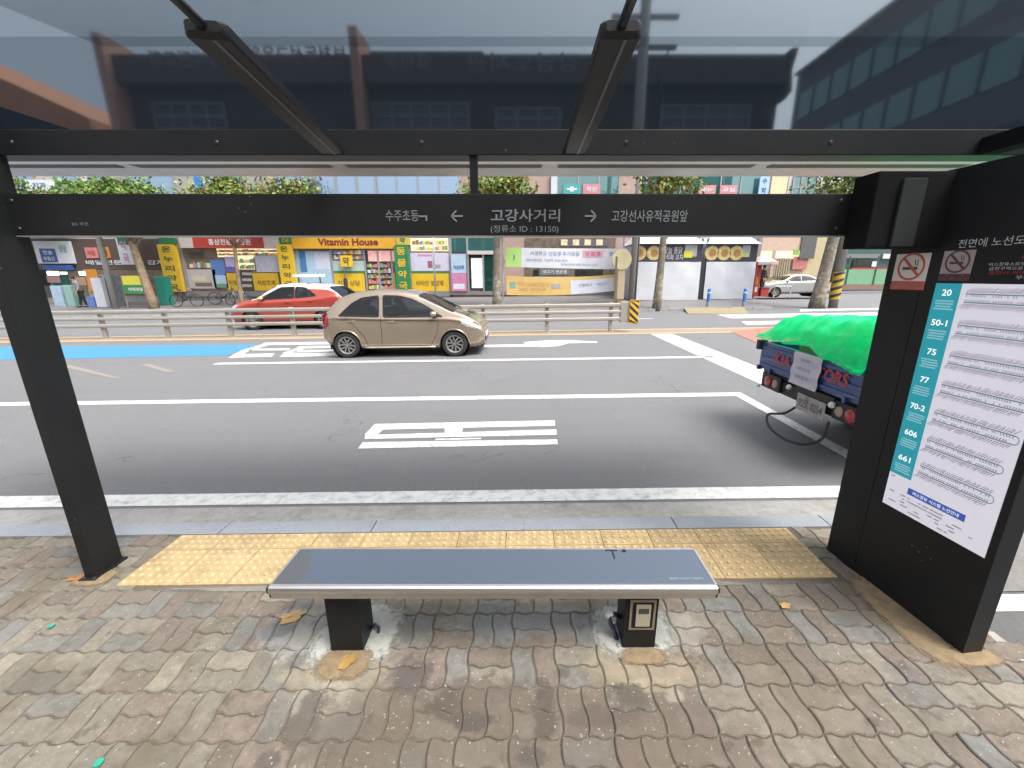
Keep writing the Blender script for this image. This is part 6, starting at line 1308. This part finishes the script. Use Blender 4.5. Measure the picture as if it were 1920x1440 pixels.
# ---------------------------------------------------------------- bicycles
def bike(label, px, py, s, heading, group='bicycles parked by the pharmacy'):
    b = far(px, py); o = thing('bicycle', label, 'bicycle', b, heading, group); M = local(o); fm = C('bike_frame_' + str(s), [(.03, .03, .035), (.35, .35, .36), (.10, .06, .05)][s], .4)
    for x in (-.52, .52):
        mb = MB(); pts = [(x + .33 * math.cos(a), 0, .335 + .33 * math.sin(a)) for a in [2 * math.pi * k / 24 for k in range(25)]]; mb.tube(pts, .02, 6, caps=False); w_ = xf(mb, M).build('wheel', TYRE, o, smooth=True)
        mb = MB()
        for k in range(8): a = math.pi * k / 8; mb.tube([(x + .32 * math.cos(a), 0, .335 + .32 * math.sin(a)), (x - .32 * math.cos(a), 0, .335 - .32 * math.sin(a))], .004, 4)
        xf(mb, M).build('spoke', CHROME, w_)
    mb = MB()
    for p, q in (((-.52, .335), (-.1, .30)), ((-.1, .30), (.38, .80)), ((-.1, .30), (-.24, .88)), ((-.2, .78), (.36, .84)), ((-.52, .335), (-.2, .78)), ((.52, .335), (.36, .98))): mb.tube([(p[0], 0, p[1]), (q[0], 0, q[1])], .018, 8)
    xf(mb, M).build('frame', fm, o, smooth=True)
    mb = MB(); mb.ball((-.25, 0, .91), (.13, .07, .035), 10, 6); xf(mb, M).build('saddle', INK, o, smooth=True)
    mb = MB(); mb.tube([(.30, -.26, 1.02), (.38, -.1, 1.0), (.38, .1, 1.0), (.30, .26, 1.02)], .013, 6); xf(mb, M).build('handlebar', CHROME, o, smooth=True)
    mb = MB(); mb.lathe([(0, .015), (.09, .012), (.09, -.012), (0, -.015)], (-.1, .04, .30), (0, 1, 0), 14); xf(mb, M).build('chainring', CHROME, o)
    return o
bike('black bicycle parked alone by the grey pillar', 352, 575, 0, .15); bike('pale framed bicycle half hidden by the nose of the orange car', 448, 573, 1, -.2); bike('dark bicycle leaning with another before the lit shelves', 425, 570, 2, .4)

# ---------------------------------------------------------------- people
SKIN = C('skin', (.42, .26, .18), .6, var=.05); HAIR = C('black_hair', (.012, .010, .009), .6)
def skinned(name, joints, edges, m, parent, M, sub=2):
    me = bpy.data.meshes.new(name); me.from_pydata([M @ Vector(j[0]) for j in joints], edges, []); o = bpy.data.objects.new(name, me); col.objects.link(o)
    md = o.modifiers.new('skin', 'SKIN'); md.use_smooth_shade = True; sb = o.modifiers.new('sub', 'SUBSURF'); sb.levels = sub; sb.render_levels = sub
    for i, j in enumerate(joints): r = j[1]; me.skin_vertices[0].data[i].radius = r if isinstance(r, tuple) else (r, r)
    me.skin_vertices[0].data[0].use_root = True
    dg = bpy.context.evaluated_depsgraph_get(); dg.update(); m2 = bpy.data.meshes.new_from_object(o.evaluated_get(dg)); bpy.data.objects.remove(o); bpy.data.meshes.remove(me)
    m2.materials.clear(); m2.materials.append(m)
    if parent is not None:
        inv = WM[parent.name].inverted(); m2.transform(inv)
    o = bpy.data.objects.new(name, m2); col.objects.link(o)
    if parent is not None: o.parent = parent; WM[o.name] = WM[parent.name]
    return o
def person(label, base, rz, top_m, leg_m, H=1.68, bow=0.0, arm=.15, step=.10):
    p = thing('person', label, 'person', base, rz); M = local(p); k = H / 1.7
    f = bow                                                        # the figure faces local -Y; bow leans it forward
    def v(x, y, z): zz = max(0, z - .95); return (x * k, (y - f * zz) * k, z * k)
    J = [(v(0, 0, .95), (.13, .10)), (v(0, 0, 1.12), (.125, .09)), (v(0, 0, 1.32), (.15, .10)), (v(0, 0, 1.43), (.09, .08)), (v(0, -.01, 1.50), .048), (v(0, -.02, 1.57), (.068, .080)), (v(0, -.02, 1.66), (.066, .078))]
    E_ = [(0, 1), (1, 2), (2, 3), (3, 4), (4, 5), (5, 6)]; legs = []; arms = []
    for s in (-1, 1):
        i = len(J); st_ = step * s
        J += [(v(.09 * s, 0, .88), .085), (v(.10 * s, st_ * .4, .50), .055), (v(.10 * s, st_, .09), .038), (v(.11 * s, st_ - .13, .035), (.035, .028))]; E_ += [(0, i), (i, i + 1), (i + 1, i + 2), (i + 2, i + 3)]
        i = len(J); J += [(v(.18 * s, 0, 1.40), .052), (v(.22 * s, -.02, 1.14), .040), (v(.20 * s, -.02 - arm, .93), .030), (v(.20 * s, -.03 - arm * 1.3, .85), (.028, .018))]; E_ += [(3, i), (i, i + 1), (i + 1, i + 2), (i + 2, i + 3)]
        wri = Vector(J[i + 3][0])
        for q, (dx, dl) in enumerate(((-.020, .065), (-.007, .075), (.007, .072), (.02, .058))):
            a = len(J); J += [((wri.x + dx, wri.y - .012, wri.z - .03), .008), ((wri.x + dx * 1.1, wri.y - .02, wri.z - .03 - dl * .8), .007)]; E_ += [(i + 3, a), (a, a + 1)]
        a = len(J); J += [((wri.x - .03 * s, wri.y - .03, wri.z - .01), .009), ((wri.x - .035 * s, wri.y - .05, wri.z - .045), .007)]; E_ += [(i + 3, a), (a, a + 1)]
    body = skinned('body', J, E_, SKIN, p, M)
    # face
    h = Vector(v(0, -.02, 1.60))
    mb = MB(); mb.ball(h + Vector((0, -.086, -.012)) * k, .013, 8, 6); xf(mb, M).build('nose', SKIN, body, smooth=True)
    for s in (-1, 1): mb = MB(); mb.ball(h + Vector((.028 * s, -.072, .012)) * k, .009, 8, 6); xf(mb, M).build('eye', HAIR, body); mb = MB(); mb.ball(h + Vector((.070 * s, 0, 0)) * k, (.012, .02, .03), 8, 6); xf(mb, M).build('ear', SKIN, body, smooth=True)
    mb = MB(); mb.ball(h + Vector((0, -.078, -.045)) * k, (.022, .006, .006), 8, 6); xf(mb, M).build('mouth', C('lips', (.3, .12, .1)), body)
    mb = MB(); mb.ball(h + Vector((0, .018, .035)) * k, (.084 * k, .095 * k, .092 * k), 16, 10); xf(mb, M).build('hair', HAIR, p, smooth=True)
    # clothes: closed skins a little outside the body
    Jc = [(v(0, 0, .90), (.155, .125)), (v(0, 0, 1.10), (.15, .115)), (v(0, 0, 1.32), (.175, .125)), (v(0, 0, 1.43), (.10, .09))]; Ec = [(0, 1), (1, 2), (2, 3)]
    for s in (-1, 1): i = len(Jc); Jc += [(v(.185 * s, 0, 1.40), .070), (v(.225 * s, -.02, 1.14), .058), (v(.203 * s, -.02 - arm * .95, .945), .045)]; Ec += [(3, i), (i, i + 1), (i + 1, i + 2)]
    skinned('jacket', Jc, Ec, top_m, p, M)
    Jt = [(v(0, 0, .97), (.145, .115))]; Et = []
    for s in (-1, 1): i = len(Jt); st_ = step * s; Jt += [(v(.09 * s, 0, .86), .10), (v(.10 * s, st_ * .4, .50), .075), (v(.10 * s, st_, .10), .060)]; Et += [(0, i), (i, i + 1), (i + 1, i + 2)]
    skinned('trousers', Jt, Et, leg_m, p, M)
    for s in (-1, 1): mb = MB(); mb.ball(Vector(v(.105 * s, step * s - .06, .04)), (.048, .125, .045), 12, 8); xf(mb, M).build('shoe', INK, p, smooth=True)
    return p
person('person in a grey top and black trousers standing outside the corner shop', far(158, 576), -.5, C('grey_top', (.28, .29, .31)), C('black_trousers', (.02, .02, .022)), bow=.25)
person('person in black clothes standing by the red food stand', far(1426, 553), .4, C('black_coat', (.022, .022, .026)), C('black_trousers', (0, 0, 0)), step=.05)

# ---------------------------------------------------------------- leaves and litter on the pavement
def leaf(label, px, py, size, rot, m, lift=.004, name='fallen_leaf', cat='leaf', group=None):
    g = gnd(px, py); o_r = random.Random(px); n = 11; out = []; c = g + Vector((0, 0, lift))
    for k in range(22):
        a = 2 * math.pi * k / 22; r = size * (.62 + .38 * abs(math.cos(2.5 * a))) * (1 if k % 2 else .82) * o_r.uniform(.9, 1.1); x, y = r * math.cos(a) * 1.25, r * math.sin(a) * .8
        out.append(c + Vector((x * math.cos(rot) - y * math.sin(rot), x * math.sin(rot) + y * math.cos(rot), .004 + .003 * math.sin(a * 2 + px))))
    mb = MB(); mb.add([c + Vector((0, 0, .004))] + out, [(0, 1 + k, 1 + (k + 1) % 22) for k in range(22)]); mb.tube([c + Vector((0, 0, .006)), out[11], out[11] + (out[11] - c) * .35], .0012, 5)
    o = mb.build(name, m, None, smooth=True); return tag(o, label, cat, group)
DRY = mat('dry_leaf', (.42, .27, .11), .7, var=.25, scale=30); DRY2 = mat('brown_leaf', (.30, .18, .05), .7, var=.25, scale=30)
leaf('large curled tan leaf lying beside the bench leg without the meter', 549, 1158, .058, .5, DRY); leaf('golden brown leaf on the rusty sand before the bench', 652, 1246, .042, 1.2, DRY2, .012); leaf('small tan leaf between the bench and the route panel', 1472, 1137, .028, .2, DRY)
leaf('curled brown leaf against the foot of the shelter post', 146, 1084, .045, .3, mat('rust_leaf', (.26, .12, .04), .7, var=.3, scale=30))
def scrap(label, px, py, r, m):
    c = gnd(px, py); o_r = random.Random(px); mb = MB(); pts = [c + Vector((r * math.cos(a) * o_r.uniform(.6, 1.1), r * math.sin(a) * o_r.uniform(.6, 1.1), .006)) for a in [2 * math.pi * k / 9 for k in range(9)]]
    mb.prism(pts, (0, 0, .006)); return tag(mb.build('plastic_scrap', m, None), label, 'litter')
TEALP = mat('teal_plastic', (.02, .28, .19), .4, var=.1)
scrap('bit of teal plastic on the pavers beside the pale cream stones', 97, 1177, .015, TEALP); scrap('bit of teal plastic at the near edge of the pavement', 186, 1434, .017, TEALP)

# ================================================================ BEHIND THE CAMERA (seen in the dark fascia glass and in the car windows)
YR = -14.0; VY = 2 * 2.10 - YR
def mx(px, py): return at(px, py, VY)                                # mirror pixel -> point of the rear street (same X and Z)
BRICK = mat('red_brown_brick', (.050, .032, .029), .85, var=.22, scale=14, bump=.3, dirt_or_sheen=(.16, .11, .09), dirt_or_sheen_amt=.4, dirt_or_sheen_scale=1)  # darkened so the shade below the parapet sits in the brick colour
rb_x0, rb_x1, rb_z = mx(212, 95).x, mx(1468, 115).x, mx(800, 113).z
rear = thing('brick_building', 'red brown brick building with lettered parapet, mirrored in the dark fascia glass', 'building', ((rb_x0 + rb_x1) / 2, YR, 0))
MB().box((rb_x0, YR - 10, -1), (rb_x1, YR - .001, rb_z - .9)).build('wall', BRICK, rear)
MB().box((rb_x0, YR - .001, mx(800, 165).z), (rb_x1, YR + .45, rb_z)).build('parapet', mat('parapet_cladding', (.072, .055, .054), .7, var=.15, scale=2), rear)
MB().box((mx(690, 0).x, YR - .3, rb_z + .001), (mx(905, 0).x, YR + .3, rb_z + .16)).build('parapet_step', BRICK, rear)
for px, dz in ((216, .55), (676, .75)): x = mx(px, 90).x; MB().bbox((x - .16, YR - .6, 4.5), (x + .16, YR + .75, rb_z + dz), .02).build('fin', mat('salmon_fin', (.46, .24, .17), .7, var=.1), rear)
mb = MB(); x = rb_x1; mb.prism([(x, YR + .5, rb_z + .18), (x + .25, YR + .5, rb_z + .18), (x + .12, YR + .5, rb_z - .5), (x + .22, YR + .5, rb_z - 1.2), (x, YR + .5, rb_z - 1.5)], (0, -8, 0)); mb.build('cornice', BRICK, rear)
for body_, px, py, w_, h_ in (('고강비젼교회', 380, 122, 3.2, .55), ('부천동성교육원', 570, 115, 3.6, .6), ('열린문', 770, 125, 1.8, .5), ('강남도서관', 980, 128, 4.2, .62)):
    q = mx(px, py); mb = MB(); mb.text(body_, (q.x, YR + .462, q.z), (-1, 0, 0), Z3, h_, fit=w_, bold=.02); mb.build('lettering', C('parapet_letters', (.17, .14, .15), .6) if px != 570 else C('parapet_red', (.22, .05, .06), .6), rear)
def rwin(px0, py0, px1, py1, n):
    a, c = mx(px0, py0), mx(px1, py1); mb = MB(); mb.box((a.x, YR + .01, c.z), (c.x, YR + .05, a.z)); w_ = mb.build('window', mat_mirror('rear_window_glass', (.05, .05, .055), .05), rear); f = MB()
    for k in range(n + 1): x = a.x + (c.x - a.x) * k / n; f.box((x - .05, YR + .052, c.z), (x + .05, YR + .12, a.z))
    for z in (a.z, (a.z + c.z) / 2, c.z): f.box((a.x - .05, YR + .053, z - .05), (c.x + .05, YR + .115, z + .05))
    f.build('frame', C('dull_frame', (.16, .16, .165), .5), w_)
rwin(700, 196, 880, 243, 5); rwin(290, 196, 430, 243, 4); rwin(930, 205, 1050, 243, 3); rwin(1240, 200, 1400, 243, 4)
for k in range(7): x = rb_x0 + 2.2 + k * 3.1; MB().box((x, YR + .01, 3.2), (x + 2.2, YR + .05, 5.2)).build('window', mat_mirror('rear_window_glass', (0, 0, 0), .2), rear)
MB().box((rb_x0 + .5, YR + .01, .4), (rb_x1 - .5, YR + .04, 2.6)).build('shopfront', SHOPGLASS, rear)
MB().bbox((rb_x0 + .3, YR + .05, 2.65), (rb_x1 - .3, YR + .5, 3.15), .02).build('shop_fascia', SRED, rear)
q = mx(1205, 110); up = thing('utility_pole', 'utility pole with cross arms mirrored in the dark fascia glass', 'pole', (q.x, -9, 0))
vy2 = 2 * 2.10 + 9; q = at(1205, 110, vy2)
mb = MB(); mb.tube([(q.x, -9, -.5), (q.x, -9, 11)], [.17, .13], 14); mb.build('shaft', CONC, up, smooth=True); up.location.x = up.location.x
for z in (7.6, 8.3): mb = MB(); mb.bbox((q.x - .9, -9.06, z), (q.x + .9, -8.94, z + .1), .01); mb.build('cross_arm', C('arm_steel', (.2, .2, .2)), up)
for x, z0_, z1_ in ((-.75, 6.2, 7.6), (.75, 6.4, 7.7)): mb = MB(); mb.tube([(q.x + x, -9, z1_), (q.x + x * .6, -9, (z0_ + z1_) / 2), (q.x + x * .9, -9, z0_)], .025, 6); mb.build('cable_drop', INK, up)
for z in (9.4, 10.2): mb = MB(); mb.tube([(-40, -9, z - .1), (-18, -9, z - .5), (q.x, -9, z), (20, -9, z - .4), (40, -9, z)], .009, 5); mb.build('overhead_wire', INK, up)
# teal glazed building to the right behind, its long face towards the street corner
tg = thing('tall_office_building', 'dark office building with teal window bands, mirrored at the corner of the fascia glass', 'building', (22.0, -14, 0))
TGX = 18.0; ztop = 14.3
MB().box((TGX, -27, -1), (TGX + 9, -3.0, ztop)).build('wall', mat('violet_grey_cladding', (.13, .125, .14), .7, var=.12, scale=1.5), tg)
for z in (2.6, 5.6, 8.6, 11.5):
    mb = MB(); mb.box((TGX - .04, -26.5, z), (TGX - .001, -3.4, z + 1.5)); w_ = mb.build('window', TEALGLASS, tg); f = MB()
    for k in range(16): y = -26.5 + k * 1.5; f.box((TGX - .10, y - .05, z), (TGX - .042, y + .05, z + 1.5))
    f.build('frame', C('dark_frame', (.10, .11, .11), .5), w_)
MB().box((TGX - .25, -27, ztop), (TGX + 9, -2.9, ztop + .15)).build('cornice', C('cornice_grey', (.25, .25, .26)), tg)
# orange roofed house far to the left behind
oh = thing('orange_roofed_house', 'house with a sunlit orange roof, mirrored at the far end of the fascia glass', 'house', (-21, -16, 0))
MB().box((-32, -24, -1), (-18.5, -15, 7.19)).build('wall', PALEWALL, oh)
mb = MB(); mb.prism([(-17.6, -14.6, 7.8), (-32, -14.6, 14.2), (-32, -14.6, 7.2), (-17.6, -14.6, 7.4)], (0, -9.5, 0)); mb.build('roof', mat('orange_roof', (.52, .22, .11), .7, var=.12, scale=2), oh)
